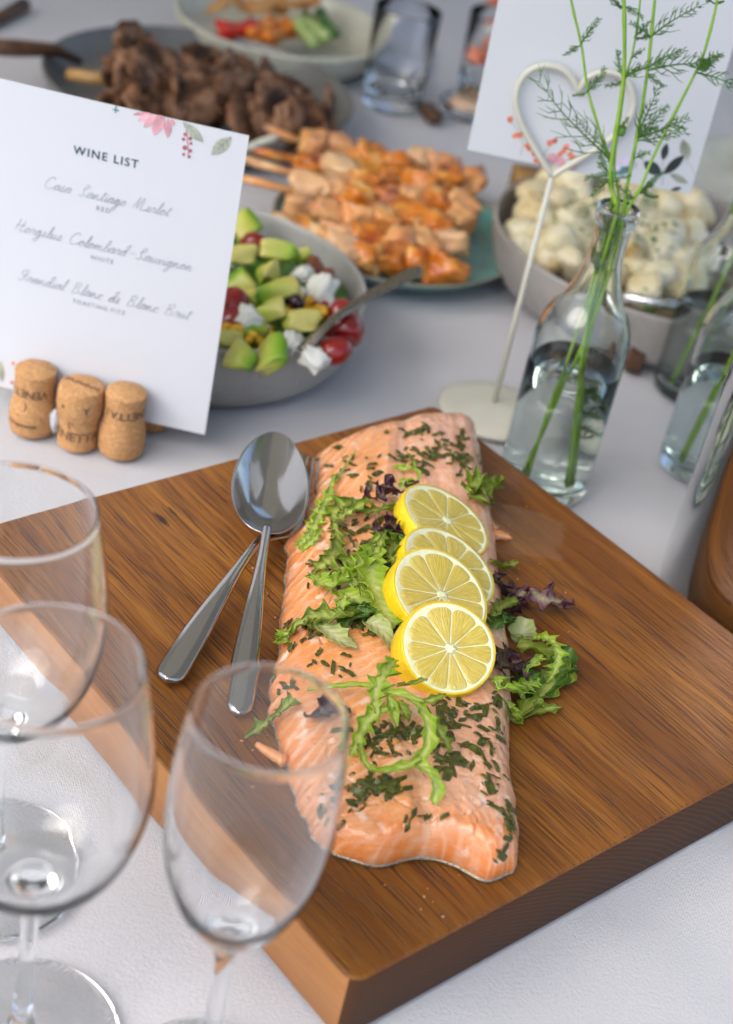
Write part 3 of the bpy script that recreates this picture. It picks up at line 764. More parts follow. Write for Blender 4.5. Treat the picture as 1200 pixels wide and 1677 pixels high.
def leaf(label, pts, width, mat='bright', seed=1, tooth=7, depth=.6, ruffle=.25, curl=.3, lift=0, cat='salad leaf', name='frisee_leaf', group=None, rise=None, side_bias=0):
    """pts: (px, py, height over what lies beneath). width: full width in photo pixels (number or table over 0..1)"""
    r = random.Random(seed)
    cp = [hit(p[0], p[1], BVH, BT, p[2] + lift)[0] for p in pts]
    mid = cp[len(cp) // 2]; scale = (mid - CAM).dot(F) / FPX
    L = sum((b - a).length for a, b in zip(cp, cp[1:]))
    nt = max(3, L / (tooth * .00095)); depth = min(.85, depth * 1.15); n = max(26, int(nt * 9)); nc = 13
    P = spline(cp, n); V = []; uv = []
    offs = (r.random(), r.random()); amp = [[r.uniform(.45, 1.15) for _ in range(int(nt) + 3)] for _ in (0, 1)]
    kr = r.uniform(0, 6.28); up0 = Vector((0, 0, 1)); tw0 = r.uniform(-.35, .35)
    for i, p in enumerate(P):
        s = i / n; t = (P[min(i + 1, n)] - P[max(i - 1, 0)]).normalized()
        up = up0 if abs(t.z) < .9 else -F
        sd_ = t.cross(up).normalized(); up_ = sd_.cross(t)
        q = tw0 * math.sin(s * 5 + kr) + side_bias; sd2 = sd_ * math.cos(q) + up_ * math.sin(q); up2 = up_ * math.cos(q) - sd_ * math.sin(q)
        wpx = 1.32 * interp(width, s) if isinstance(width, (list, tuple)) else 1.32 * width * (math.sin(math.pi * min(1, .12 + s * .93)) ** .55 if s < .95 else .55 * (1 - s) / .05)
        hw = wpx * scale / 2
        for j in range(nc):
            a = -1 + 2 * j / (nc - 1); k = 0 if a < 0 else 1
            ph = s * nt + offs[k]; ti = int(ph); fr = ph - ti
            tf = ((1 - fr) ** 1.9 if fr > .16 else fr / .16) * amp[k][min(ti, len(amp[k]) - 1)]
            e = abs(a)
            reach = (1 - depth) + depth * tf * 1.75
            wob = math.sin(s * nt * 2.1 + kr + k * 2) * .7 + math.sin(s * nt * 5.3 + k) * .3
            x = a * hw * (1 + (reach - 1) * e ** 1.5)
            z = hw * (ruffle * .95 * wob * e ** 2 + curl * e * e - .10 * (1 - e)) + .00025 * noise.noise(Vector((s * 40, a * 5, seed)))
            fwd = t * (hw * .75 * tf * depth * e ** 3)
            V.append(p + sd2 * x + up2 * z + fwd); uv.append((a * .5 + .5, s * nt / 10 + seed))
    # keep leaves out of the fish and the board
    W_ = []
    for q in V:
        g = BVH.ray_cast(Vector((q.x, q.y, .3)), Vector((0, 0, -1))); fl = BT + .0008
        if g[0] is not None: fl = max(fl, g[0].z + .0006)
        W_.append(Vector((q.x, q.y, max(q.z, fl))))
    # real thickness: an upper and an under surface
    m1 = len(W_); Fg = grid_faces(n + 1, nc); Vt = list(W_); me = bpy.data.meshes.new('tmp'); me.from_pydata([tuple(q) for q in W_], [], Fg)
    nr = [Vector(x.vector) for x in me.vertex_normals]; bpy.data.meshes.remove(me)
    Vt += [q - k_ * .00028 for q, k_ in zip(W_, nr)]
    Fa = Fg + [tuple(m1 + q for q in f[::-1]) for f in Fg]
    per = [j for j in range(nc)] + [i * nc + nc - 1 for i in range(1, n + 1)] + [n * nc + j for j in range(nc - 2, -1, -1)] + [i * nc for i in range(n - 1, 0, -1)]
    for i, a in enumerate(per):
        b = per[(i + 1) % len(per)]; Fa.append((b, a, m1 + a, m1 + b))
    o = put(name, mesh(name, [q - mid for q in Vt], Fa, LF[mat], uv=uv + uv), None, mid)
    return tag(o, label, cat, group)
mm = .001
# left group on the fish
leaf('pale lime frisee sprig running from the spoon edge up the salmon', [(486, 898, 1*mm), (508, 872, 2*mm), (524, 840, 4*mm), (537, 812, 5*mm), (548, 776, 4*mm)], 22, 'lime', 3, 5, .75, .4, .3)
leaf('small lime frisee curl with its foot against the spoon bowl', [(492, 905, 1*mm), (512, 885, 2*mm), (528, 866, 3*mm)], 16, 'lime', 4, 4, .7, .4, .3)
leaf('hair-thin yellow green stalk on the upper salmon', [(548, 792, 2*mm), (562, 768, 4*mm), (583, 736, 5*mm)], 3.0, 'lime', 5, 9, .2, .1, .1)
leaf('green frisee stalk reaching left from the farthest lemon slice', [(655, 834, 5*mm), (625, 833, 6*mm), (596, 838, 7*mm), (570, 826, 9*mm), (548, 838, 6*mm), (545, 858, 3*mm)], [(0, 17), (.4, 20), (.6, 34), (.9, 26), (1, 8)], 'mid', 6, 6, .7, .4, .3)
leaf('toothed green leaf end standing up above the stalk by the farthest lemon slice', [(556, 848, 7*mm), (575, 836, 10*mm), (600, 822, 13*mm), (612, 828, 12*mm)], 26, 'mid', 7, 6, .7, .35, .3)
leaf('drooping blue green frisee blade left of the broad ribbed leaf', [(546, 856, 4*mm), (553, 880, 5*mm), (547, 905, 7*mm), (532, 922, 6*mm), (513, 938, 3*mm)], [(0, 14), (.3, 34), (.6, 40), (.9, 30), (1, 6)], 'mid', 8, 9, .7, .3, .2)
leaf('side lobe of curly green leaf over the orange belly of the fish', [(552, 905, 8*mm), (566, 918, 8*mm), (586, 928, 8*mm), (598, 915, 9*mm)], 26, 'mid', 9, 7, .7, .3, .25)
leaf('folded green leaf at the left end of the salad heap', [(508, 938, 3*mm), (522, 952, 6*mm), (545, 955, 8*mm), (568, 944, 8*mm), (590, 920, 9*mm)], [(0, 12), (.3, 36), (.7, 34), (1, 10)], 'bright', 10, 8, .55, .4, .3)
leaf('broad ribbed light green leaf left of the third and fourth lemon slices', [(622, 872, 13*mm), (612, 905, 14*mm), (610, 940, 13*mm), (620, 975, 11*mm), (634, 1005, 9*mm), (642, 1030, 6*mm)], [(0, 10), (.15, 30), (.4, 46), (.7, 48), (.9, 34), (1, 8)], 'bright', 11, 9, .42, .25, .35)
leaf('thin upright green leaf tip above the broad ribbed leaf', [(612, 910, 12*mm), (622, 890, 15*mm), (632, 868, 17*mm)], 18, 'mid', 12, 6, .6, .3, .3)
leaf('light green frisee fan in the middle of the salad heap', [(575, 960, 6*mm), (588, 940, 11*mm), (592, 915, 14*mm), (600, 893, 14*mm)], 40, 'bright', 13, 7, .6, .45, .3)
leaf('silvery green leaf lying flat under the broad ribbed leaf', [(552, 965, 4*mm), (575, 975, 6*mm), (600, 985, 7*mm), (622, 1002, 5*mm)], 46, 'bright', 14, 10, .3, .25, .2)
leaf('narrow green spike hanging beside the broad ribbed leaf', [(586, 930, 13*mm), (590, 955, 13*mm), (592, 978, 11*mm)], 16, 'mid', 15, 8, .5, .3, .3)
leaf('dark green frizzy leaf tucked under the second lemon slice', [(650, 872, 5*mm), (640, 890, 7*mm), (637, 915, 7*mm), (628, 938, 5*mm)], 38, 'deep', 16, 5, .7, .6, .3)
leaf('mid green frizzy leaf against the rind of the second lemon slice', [(652, 885, 9*mm), (640, 900, 11*mm), (645, 930, 10*mm)], 34, 'mid', 17, 5, .7, .6, .3)
leaf('long green frisee arm reaching down left over the edge of the fish', [(590, 1000, 6*mm), (566, 1006, 9*mm), (540, 1008, 9*mm), (512, 1010, 8*mm), (488, 1022, 6*mm), (468, 1040, 5*mm), (450, 1044, 7*mm)], [(0, 20), (.3, 40), (.55, 26), (.8, 16), (1, 7)], 'mid', 18, 9, .65, .3, .3)
leaf('green frisee tuft rising from the long arm', [(556, 1010, 8*mm), (560, 990, 12*mm), (566, 972, 14*mm)], 24, 'bright', 19, 6, .7, .4, .3)
leaf('curled green frisee end over the left edge of the fish', [(480, 1026, 6*mm), (468, 1040, 5*mm), (462, 1052, 5*mm), (452, 1036, 8*mm)], 20, 'bright', 20, 5, .7, .5, .3)
leaf('dark green leaf spread below the long frisee arm', [(500, 1020, 2*mm), (515, 1025, 4*mm), (524, 1018, 5*mm)], 26, 'mid', 21, 6, .7, .4, .3)
leaf('dark green leaf between the long arm and the broad ribbed leaf', [(560, 1030, 2*mm), (580, 1005, 6*mm), (602, 1000, 7*mm), (612, 985, 7*mm)], 36, 'deep', 22, 7, .6, .4, .3)
leaf('pale yellow leaf with a brown tip lying on the fish', [(518, 1018, 4*mm), (537, 1030, 6*mm), (556, 1046, 6*mm), (584, 1062, 3*mm)], [(0, 14), (.3, 34), (.6, 42), (.9, 24), (1, 10)], 'pale', 23, 9, .35, .2, .2)
leaf('pale olive leaf bent down beside the lemon row', [(598, 1018, 6*mm), (615, 1022, 8*mm), (630, 1040, 7*mm), (640, 1066, 2*mm)], [(0, 12), (.3, 30), (.7, 26), (1, 8)], 'pale', 24, 12, .15, .15, .4)
leaf('tiny lime frisee star on the upper part of the salmon', [(644, 764, 2*mm), (660, 768, 4*mm), (678, 764, 5*mm)], 15, 'lime', 25, 4, .8, .4, .3)
leaf('small lime hook hanging from the tiny frisee star', [(674, 766, 4*mm), (685, 774, 5*mm), (684, 786, 3*mm)], 8, 'lime', 26, 5, .6, .4, .3)
leaf('thin green blade lying on the upper salmon above the star', [(668, 742, 2*mm), (676, 755, 4*mm), (681, 765, 4*mm)], 8, 'mid', 27, 9, .2, .2, .3)
leaf('small lime frill left of the top lemon slice', [(658, 800, 6*mm), (664, 788, 10*mm), (676, 784, 12*mm)], 18, 'lime', 28, 4, .7, .5, .3)
leaf('dark purple lettuce frill above the green stalk', [(600, 816, 3*mm), (620, 812, 8*mm), (638, 802, 10*mm), (655, 806, 8*mm)], 34, 'purple', 29, 4, .6, .9, .4, name='red_lettuce_leaf')
leaf('purple lettuce tip just left of the top of the lemon row', [(664, 798, 8*mm), (676, 790, 9*mm), (686, 790, 8*mm)], 14, 'purple', 30, 4, .5, .6, .3, name='red_lettuce_leaf')
leaf('dark purple lettuce crumpled under the second lemon slice', [(612, 872, 2*mm), (632, 868, 6*mm), (650, 862, 8*mm), (664, 878, 7*mm)], 36, 'purple', 31, 4, .6, .9, .4, name='red_lettuce_leaf')
leaf('purple scrap squeezed beneath the frontmost lemon slice', [(628, 1046, 2*mm), (640, 1036, 4*mm), (650, 1020, 5*mm)], 20, 'purple', 32, 4, .5, .8, .3, name='red_lettuce_leaf')
# right of the lemons
leaf('bright curly lettuce frill right of the top lemon slice', [(764, 806, 4*mm), (778, 796, 10*mm), (792, 804, 10*mm), (806, 794, 12*mm), (816, 800, 9*mm)], 40, 'mid', 33, 5, .55, .8, .4)
leaf('lower fold of the curly frill right of the top lemon slice', [(770, 812, 3*mm), (785, 818, 6*mm), (800, 826, 4*mm)], 26, 'mid', 34, 5, .5, .7, .3)
leaf('thin olive leaf poking out right of the second lemon slice', [(803, 918, 6*mm), (822, 930, 8*mm), (836, 926, 11*mm), (849, 920, 13*mm)], 15, 'mid', 35, 8, .4, .4, .4)
leaf('brown purple shreds beside the second lemon slice', [(808, 940, 2*mm), (818, 955, 5*mm), (828, 975, 5*mm), (838, 985, 4*mm)], 26, 'purple', 36, 5, .6, .8, .3, name='red_lettuce_leaf')
leaf('olive purple lettuce stem leading to the mauve frill', [(826, 985, 3*mm), (846, 980, 6*mm), (858, 968, 9*mm), (872, 966, 11*mm)], 24, 'mauve', 37, 6, .5, .5, .3, name='red_lettuce_leaf')
leaf('mauve red lettuce frill spread out on the board', [(868, 962, 10*mm), (884, 976, 13*mm), (902, 982, 13*mm), (918, 982, 10*mm), (928, 986, 5*mm)], [(0, 20), (.3, 48), (.7, 44), (1, 14)], 'mauve', 38, 5, .4, .55, .2, name='red_lettuce_leaf')
leaf('deep purple lettuce under the mauve frill', [(835, 1000, 2*mm), (850, 992, 5*mm), (862, 985, 6*mm)], 28, 'purple', 39, 5, .5, .8, .3, name='red_lettuce_leaf')
leaf('glossy green blade right of the third lemon slice', [(808, 1008, 5*mm), (820, 995, 9*mm), (835, 986, 11*mm), (849, 984, 9*mm)], 22, 'mid', 40, 10, .35, .3, .3)
leaf('dark green blades lying right of the frontmost lemon slice', [(808, 1030, 3*mm), (820, 1014, 6*mm), (838, 1012, 6*mm)], 32, 'deep', 41, 7, .6, .4, .3)
leaf('pale translucent leaf scrap standing on the board', [(856, 1052, 2*mm), (856, 1035, 8*mm), (862, 1012, 12*mm)], [(0, 20), (.5, 40), (1, 20)], 'pale', 42, 14, .1, .15, .15)
leaf('large dark green leaf curving around the right salad heap', [(846, 1056, 6*mm), (872, 1060, 9*mm), (900, 1078, 8*mm), (912, 1102, 6*mm), (895, 1130, 4*mm), (876, 1148, 3*mm)], [(0, 24), (.3, 38), (.6, 46), (.85, 34), (1, 10)], 'mid', 43, 12, .35, .3, .35)
leaf('wide dark outer leaf of the right salad heap', [(870, 1150, 2*mm), (900, 1120, 4*mm), (920, 1090, 8*mm), (936, 1060, 12*mm)], [(0, 16), (.4, 46), (.8, 38), (1, 12)], 'deep', 44, 12, .4, .3, .3)
leaf('pointed green tip at the far right of the right salad heap', [(905, 1110, 4*mm), (925, 1098, 6*mm), (944, 1090, 8*mm)], 16, 'mid', 45, 7, .5, .3, .3)
leaf('bright toothed frisee arch over the large dark leaf', [(874, 1046, 16*mm), (892, 1044, 20*mm), (908, 1055, 21*mm), (914, 1078, 18*mm), (908, 1100, 12*mm), (896, 1118, 6*mm)], [(0, 14), (.3, 24), (.7, 20), (1, 5)], 'bright', 46, 5, .75, .3, .3)
leaf('lime frisee star in front of the right salad heap', [(808, 1108, 7*mm), (824, 1122, 11*mm), (842, 1130, 12*mm), (860, 1122, 13*mm), (884, 1118, 12*mm)], [(0, 14), (.3, 42), (.7, 36), (1, 12)], 'lime', 47, 6, .8, .35, .2)
leaf('second lime frisee prong beneath the star', [(838, 1118, 11*mm), (852, 1132, 11*mm), (862, 1150, 6*mm)], 20, 'lime', 48, 5, .75, .35, .25)
leaf('short lime frisee tuft beside the purple lettuce', [(848, 1094, 10*mm), (866, 1090, 13*mm), (880, 1080, 14*mm), (888, 1072, 14*mm)], 24, 'lime', 49, 5, .75, .4, .25)
leaf('reddish purple lettuce in the heart of the right salad heap', [(836, 1080, 9*mm), (846, 1090, 12*mm), (858, 1098, 12*mm), (870, 1102, 9*mm)], 36, 'mauve', 50, 5, .5, .7, .3, name='red_lettuce_leaf')
leaf('near black purple lettuce beside the frontmost lemon slice', [(812, 1092, 3*mm), (826, 1088, 7*mm), (840, 1082, 8*mm), (850, 1092, 7*mm)], 38, 'purple', 51, 6, .3, .5, .3, name='red_lettuce_leaf')
leaf('dark green leaf lying on the board below the right salad heap', [(838, 1180, 2*mm), (856, 1165, 6*mm), (876, 1152, 8*mm), (892, 1158, 6*mm)], 34, 'mid', 52, 8, .55, .3, .35)
leaf('long pointed green leaf at the bottom of the right salad heap', [(850, 1178, 2*mm), (872, 1166, 4*mm), (896, 1160, 5*mm), (922, 1158, 3*mm)], [(0, 12), (.4, 26), (.8, 14), (1, 3)], 'mid', 53, 10, .5, .3, .3)
leaf('small frizzy green end beside the lower rim of the fish', [(832, 1150, 3*mm), (836, 1165, 4*mm), (846, 1178, 3*mm)], 22, 'bright', 54, 4, .7, .6, .3)
leaf('hidden dark leaf filling the middle of the right salad heap', [(845, 1130, 3*mm), (865, 1115, 7*mm), (885, 1100, 6*mm)], 44, 'deep', 55, 8, .4, .5, .3)
# lower group
leaf('thick pale frisee stalk arching across the lower salmon', [(506, 1130, 5*mm), (545, 1124, 9*mm), (592, 1122, 12*mm), (640, 1134, 16*mm), (676, 1146, 18*mm), (697, 1175, 17*mm), (702, 1215, 13*mm), (682, 1258, 8*mm)], [(0, 9), (.2, 11), (.5, 18), (.8, 24), (1, 20)], 'bright', 60, 13, .45, .15, .35)
leaf('upright frisee frond below the frontmost lemon slice', [(618, 1168, 12*mm), (614, 1145, 14*mm), (620, 1118, 17*mm), (636, 1092, 19*mm), (648, 1080, 19*mm)], [(0, 14), (.4, 34), (.8, 26), (1, 8)], 'bright', 61, 7, .7, .35, .3)
leaf('left drooping frisee arm above the herb patch', [(645, 1158, 13*mm), (615, 1168, 12*mm), (596, 1190, 9*mm), (584, 1218, 6*mm), (574, 1238, 3*mm)], [(0, 18), (.4, 34), (.8, 24), (1, 5)], 'bright', 62, 8, .65, .3, .3)
leaf('inner frisee stalk hanging inside the pale arch', [(636, 1140, 15*mm), (644, 1165, 13*mm), (650, 1190, 9*mm)], 16, 'bright', 63, 12, .2, .2, .4)
leaf('second inner frisee stalk inside the pale arch', [(652, 1148, 14*mm), (664, 1168, 12*mm), (670, 1182, 8*mm)], 18, 'mid', 64, 10, .4, .3, .4)
leaf('horizontal frisee branch closing the loop of the pale arch', [(690, 1240, 11*mm), (664, 1255, 10*mm), (632, 1262, 9*mm), (606, 1258, 8*mm), (594, 1240, 8*mm), (590, 1218, 7*mm)], [(0, 17), (.3, 24), (.6, 14), (1, 8)], 'bright', 65, 10, .55, .25, .3)
leaf('frisee tip pointing down from the pale arch over the herbs', [(682, 1250, 11*mm), (702, 1262, 12*mm), (714, 1285, 9*mm), (712, 1318, 3*mm)], [(0, 22), (.4, 28), (.8, 26), (1, 8)], 'lime', 66, 9, .45, .3, .3)
leaf('green frisee prong right of the pale arch', [(704, 1175, 13*mm), (720, 1196, 11*mm), (730, 1215, 8*mm), (736, 1232, 5*mm)], 24, 'mid', 67, 6, .65, .35, .3)
leaf('green frisee prong in front of the lemon rind', [(688, 1152, 16*mm), (708, 1146, 18*mm), (730, 1136, 19*mm)], 16, 'mid', 68, 6, .6, .35, .3)
leaf('dark green frisee prong touching the frontmost lemon slice', [(650, 1122, 12*mm), (672, 1120, 17*mm), (700, 1112, 21*mm)], 14, 'mid', 69, 6, .6, .35, .3)
leaf('small green leaf seen through the champagne flute', [(400, 1206, 4*mm), (424, 1190, 5*mm), (446, 1176, 6*mm), (465, 1158, 7*mm), (482, 1142, 6*mm)], [(0, 6), (.2, 20), (.5, 22), (.7, 14), (.9, 34), (1, 16)], 'mid', 70, 7, .6, .35, .3)
leaf('purple lettuce patch seen through the champagne flute', [(508, 1172, 3*mm), (528, 1168, 6*mm), (548, 1160, 7*mm), (575, 1165, 4*mm)], 40, 'purple', 71, 8, .4, .4, .3, name='red_lettuce_leaf')

# ------------------------------------------------------------------ glassware
def glass_mat(name, tint=(1, 1, 1), ior=1.47, rough=0.0):
    m = bpy.data.materials.new(name); m.use_nodes = True; nt = m.node_tree; nt.nodes.clear()
    o = nt.nodes.new('ShaderNodeOutputMaterial'); g = nt.nodes.new('ShaderNodeBsdfGlass')
    g.inputs['Color'].default_value = (*tint, 1); g.inputs['IOR'].default_value = ior; g.inputs['Roughness'].default_value = rough
    nt.links.new(g.outputs[0], o.inputs[0]); return m
CRYSTAL = glass_mat('clear_crystal', (.985, .99, .99), 1.45)
BOTTLE = glass_mat('bottle_glass', (.972, .992, .984), 1.48)
WATER = glass_mat('water', (.985, 1, .99), 1.33)
def stemware(name, label, cat, base, outer, inner, foot_r, stem_top, group=None):
    """closed revolved glass cut into foot, stem and bowl along its rings; the pieces butt edge to edge"""
    root = thing(name, label, cat, base, group)
    foot = [(.0002, .0012), (foot_r * .6, .0010), (foot_r * .96, .0003), (foot_r, .0008), (foot_r, .0016), (foot_r * .9, .0022), (foot_r * .5, .0042), (.011, .0075), (.0062, .012)]
    stem = [(.0062, .012), (.0045, .020), (.0038, .045), (.0038, stem_top - .020), (.0046, stem_top - .010), (.0066, stem_top - .003)]
    outer = smooth_prof([stem[-1]] + outer, 44); inner = smooth_prof(inner, 40)
    a_, b_ = outer[-1]; g_ = (a_ - inner[-1][0]) / 2; rim = [(a_ - g_ + g_ * 1.2 * math.cos(t_), b_ + .0004 + g_ * 1.2 * math.sin(t_)) for t_ in (-.3, .2, .6, 1.05, 1.57, 2.1, 2.55, 2.95, 3.45)]
    V, Fc = lathe(foot, 72, close0=False); put('foot', mesh('foot', V, Fc, CRYSTAL), root)
    V, Fc = lathe(smooth_prof(stem, 24), 72); put('stem', mesh('stem', V, Fc, CRYSTAL), root)
    V, Fc = lathe(outer + rim + inner[::-1], 96); put('bowl', mesh('bowl', V, Fc, CRYSTAL), root)
    return root
wo = [(.0130, .101), (.0255, .108), (.0365, .124), (.0425, .147), (.0425, .168), (.0390, .192), (.0345, .2150)]
wi = [(.0003, .1040), (.0110, .1043), (.0238, .1102), (.0354, .1252), (.0416, .1475), (.0417, .1680), (.0382, .1920), (.0337, .2150)]
bA = at(-15, 1430, 0)
stemware('wine_glass', 'empty wine glass behind the other one at the left, nearer the corks', 'wine glass', bA, wo, wi, .043, .098, 'stemmed glasses in the foreground')
pF = at(84, 1087, .215)
stemware('wine_glass', 'empty wine glass nearest the lower left corner, beside the champagne flute', 'wine glass', (pF.x, pF.y, 0), wo, wi, .043, .098, 'stemmed glasses in the foreground')
fo = [(.0108, .099), (.0172, .107), (.0243, .120), (.0304, .140), (.0328, .163), (.0322, .188), (.0292, .2150)]
fi = [(.0003, .1010), (.0075, .1030), (.0156, .1093), (.0233, .1215), (.0296, .1405), (.0320, .1630), (.0314, .1880), (.0284, .2150)]
pf = at(443, 1174, .215)
stemware('champagne_flute', 'tall empty champagne flute in front of the cutting board corner', 'champagne flute', (pf.x, pf.y, 0), fo, fi, .034, .094, 'stemmed glasses in the foreground')

def bottle(label, base, body_r, sh_z, top_z, level, group, neck_r=.0118, name='bottle_vase'):
    root = thing(name, label, 'bottle', base, group)
    s = sh_z; t = top_z
    out = [(.0002, .0040), (body_r * .55, .0028), (body_r * .84, .0002), (body_r * .97, .0030), (body_r, .0100)]
    out += [(body_r, s * .5), (body_r, s * .85)]
    sh = smooth_prof([(body_r, s * .85), (body_r * .985, s), (body_r * .86, s + .014), (body_r * .60, s + .029), (neck_r * 1.08, s + .052), (neck_r, s + .068), (neck_r, t - .014)], 40)
    out += sh[1:]
    out += [(neck_r + .0012, t - .0125), (neck_r + .0024, t - .0105), (neck_r + .0026, t - .006), (neck_r + .0024, t - .0015), (neck_r + .0010, t)]
    th = .0026
    ins = [(neck_r - .0008, t - .0006), (neck_r - .0022, t - .003)]
    shi = [(max(r_ - th * 1.05, .004), z_) for r_, z_ in sh[::-1] if z_ < t - .016]
    ins += shi + [(body_r - th, s * .5), (body_r - th, .018), (body_r * .86 - th, .0105), (body_r * .5, .0085), (.0002, .0095)]
    V, Fc = lathe(out + ins, 96); put('glass', mesh('glass', V, Fc, BOTTLE), root)
    wp = []
    for r_, z_ in (ins[::-1]):
        if z_ < level: wp.append((r_ + .0003 if r_ > .001 else r_, z_ - .0003))
    last = wp[-1][0]; wp += [(last, level + .0007), (last - .0016, level), (.0002, level - .0001)]
    V, Fc = lathe(wp, 96); put('water', mesh('water', V, Fc, WATER), root)
    return root
bB = at(885, 795, 0)
bottle('clear glass bottle vase of dill stems standing at the far edge of the board', bB, .0325, .124, .2180, .101, 'glass bottle vases')
b2 = at(1123, 642, 0)
bottle('glass bottle vase farthest back at the right, in front of the potato salad bowl', b2, .029, .112, .205, .080, 'glass bottle vases')
b3 = at(1140, 768, 0)
bottle('glass bottle vase with one thick green stem partly behind the steel bucket', b3, .030, .118, .215, .086, 'glass bottle vases')

# ------------------------------------------------------------------ dill stems
M = Mat('dill_stalk', (.14, .30, .03), .4); v = M.coord('Object'); M.base(M.ramp(M.noise(v, 70, 3), [(.3, (.16, .34, .02)), (.7, (.32, .52, .06))])); M.bump(M.noise(M.coord('Object', scale=(9, 9, 1)), 120, 2), .2, .0005); STALK = M.m
M = Mat('dill_frond', (.06, .17, .03), .5); v = M.coord('Object'); cf = M.ramp(M.noise(v, 60, 2), [(.3, (.05, .15, .025)), (.7, (.14, .32, .06))]); M.base(cf).leafy(cf, .25); FROND = M.m
NP = bB.y  # the stems rise in the upright plane through the bottle's neck
def pl(px, py, dy=0): return aty(px, py, NP + dy)
def frond_mesh(mb, p0, d, L, r, rad=.00042, depth=0):
    """a feathery dill frond: rib with opposite, forking threads"""
    n = 9; pts = [p0]; dd = d.normalized(); bendv = Vector((r.uniform(-1, 1), r.uniform(-1, 1), r.uniform(-.6, .8))) * .16
    for i in range(n):
        dd = (dd + bendv * .35 + Vector((r.gauss(0, .04), r.gauss(0, .04), r.gauss(0, .04)))).normalized(); pts.append(pts[-1] + dd * (L / n))
    V, Fc = tube(pts, [rad * (1.15 - .8 * i / n) for i in range(n + 1)], 5); mb.add(V, Fc)
    for i in range(1, n + 1):
        for sg in (-1, 1):
            if r.random() < .08: continue
            t = (pts[i] - pts[i - 1]).normalized(); s_ = t.cross(Vector((r.gauss(0, .5), -1, r.gauss(0, .5)))).normalized() * sg
            l2 = L * (.34 - .022 * i) * r.uniform(.7, 1.25); a = r.uniform(.55, 1.0)
            q0 = pts[i]; q1 = q0 + (t * a + s_ * .8).normalized() * l2 * .55; q2 = q1 + (t * (a + .35) + s_ * .45 + Vector((0, r.gauss(0, .25), r.gauss(0, .15)))).normalized() * l2 * .55
            V, Fc = tube([q0, q1, q2], [rad * .62, rad * .5, rad * .2], 4, False); mb.add(V, Fc)
            for _ in range(r.choice((1, 2, 2, 3))):
                b0 = q0.lerp(q1, r.uniform(.4, 1)); dv = (t * r.uniform(.4, 1) + s_ * r.uniform(-.5, .9) + Vector((0, r.gauss(0, .4), r.gauss(0, .3)))).normalized()
                b1 = b0 + dv * l2 * r.uniform(.25, .5); b2_ = b1 + (dv + t * .4).normalized() * l2 * r.uniform(.12, .25)
                V, Fc = tube([b0, b1, b2_], [rad * .45, rad * .4, rad * .16], 4, False); mb.add(V, Fc)
foot_pts = [bB + Vector((-.010, -.010, .011)), bB + Vector((.014, -.006, .011)), bB + Vector((.016, -.002, .011)), bB + Vector((.0125, -.002, .011)), bB + Vector((-.012, -.006, .011))]
def dill(label, path, fronds, seed, foot, rad=.0013, off=(0, 0), buds=()):
    r = random.Random(seed)
    root = thing('dill_stem', label, 'dill stem', bB, 'dill stems in the bottle')
    neckp = bB + Vector((off[0], off[1], .212)); low = bB + Vector((off[0] * .9, off[1] * .9, .150))
    up = [pl(x, y, off[1] * (2.2 - y / 300)) for x, y in path]
    pts = spline(up + [neckp, low, low.lerp(foot, .5) + Vector((0, 0, 0)), foot], 70)
    V, Fc = tube(pts, [rad * (1.15 - .35 * (1 - i / 70)) * (1 + .25 * math.exp(-((i % 18) - 9) ** 2 / 2.)) for i in range(71)], 10)
    put('stalk', mesh('stalk', [q - bB for q in V], Fc, STALK), root)
    for (x0, y0, x1, y1, k) in fronds:
        mb = MB(); a = pl(x0, y0, off[1]); b = pl(x1, y1, off[1] + r.gauss(0, .006)); d = b - a
        frond_mesh(mb, a, d, d.length * 1.2, r, .00058 * k)
        put('frond', mesh('frond', [q - bB for q in mb.V], mb.F, FROND), root)
    for x, y, s_ in buds:
        V, Fc = blob(seed, (s_, s_, s_ * 1.2), .1, .3, 2.5, 8); put('bud', mesh('bud', V, Fc, FROND), root, pl(x, y, off[1]) - bB)
    return root
dill('thin leftmost dill stem crossing the white wire heart', [(928, -40), (937, 10), (952, 75), (963, 150), (982, 215), (1000, 270)],
     [(951, 72, 972, 38, 1), (950, 75, 928, 82, .8), (961, 150, 990, 120, 1), (960, 152, 944, 158, .8), (1001, 262, 892, 168, 1.1), (992, 245, 950, 215, .8), (1000, 285, 968, 292, .9), (937, 0, 925, -30, 1)], 3, foot_pts[0], .0009, (-.0045, .001))
dill('thick upright dill stem through the middle of the bottle neck', [(1020, -40), (1022, 20), (1022, 110), (1014, 180), (1003, 250), (999, 300)],
     [(1022, 15, 1000, 0, .9), (1022, 10, 1048, 22, .9), (1020, 125, 1000, 92, 1), (1020, 128, 1045, 110, 1), (1022, 127, 1062, 102, 1), (1020, 130, 1005, 150, .8), (998, 285, 972, 262, 1), (998, 290, 975, 318, 1), (1000, 300, 1022, 285, .9), (1008, 215, 1030, 200, .8), (1000, 270, 985, 240, .9)], 5, foot_pts[1], .00135, (-.0015, -.003), [(1018, 214, .006)])
dill('dill side shoot splitting off the thick upright stem', [(1052, -40), (1045, 30), (1035, 90), (1024, 128), (1016, 190), (1006, 270)],
     [(1040, 60, 1058, 38, .8), (1034, 95, 1050, 80, .8)], 7, foot_pts[2], .0008, (.0005, .0035))
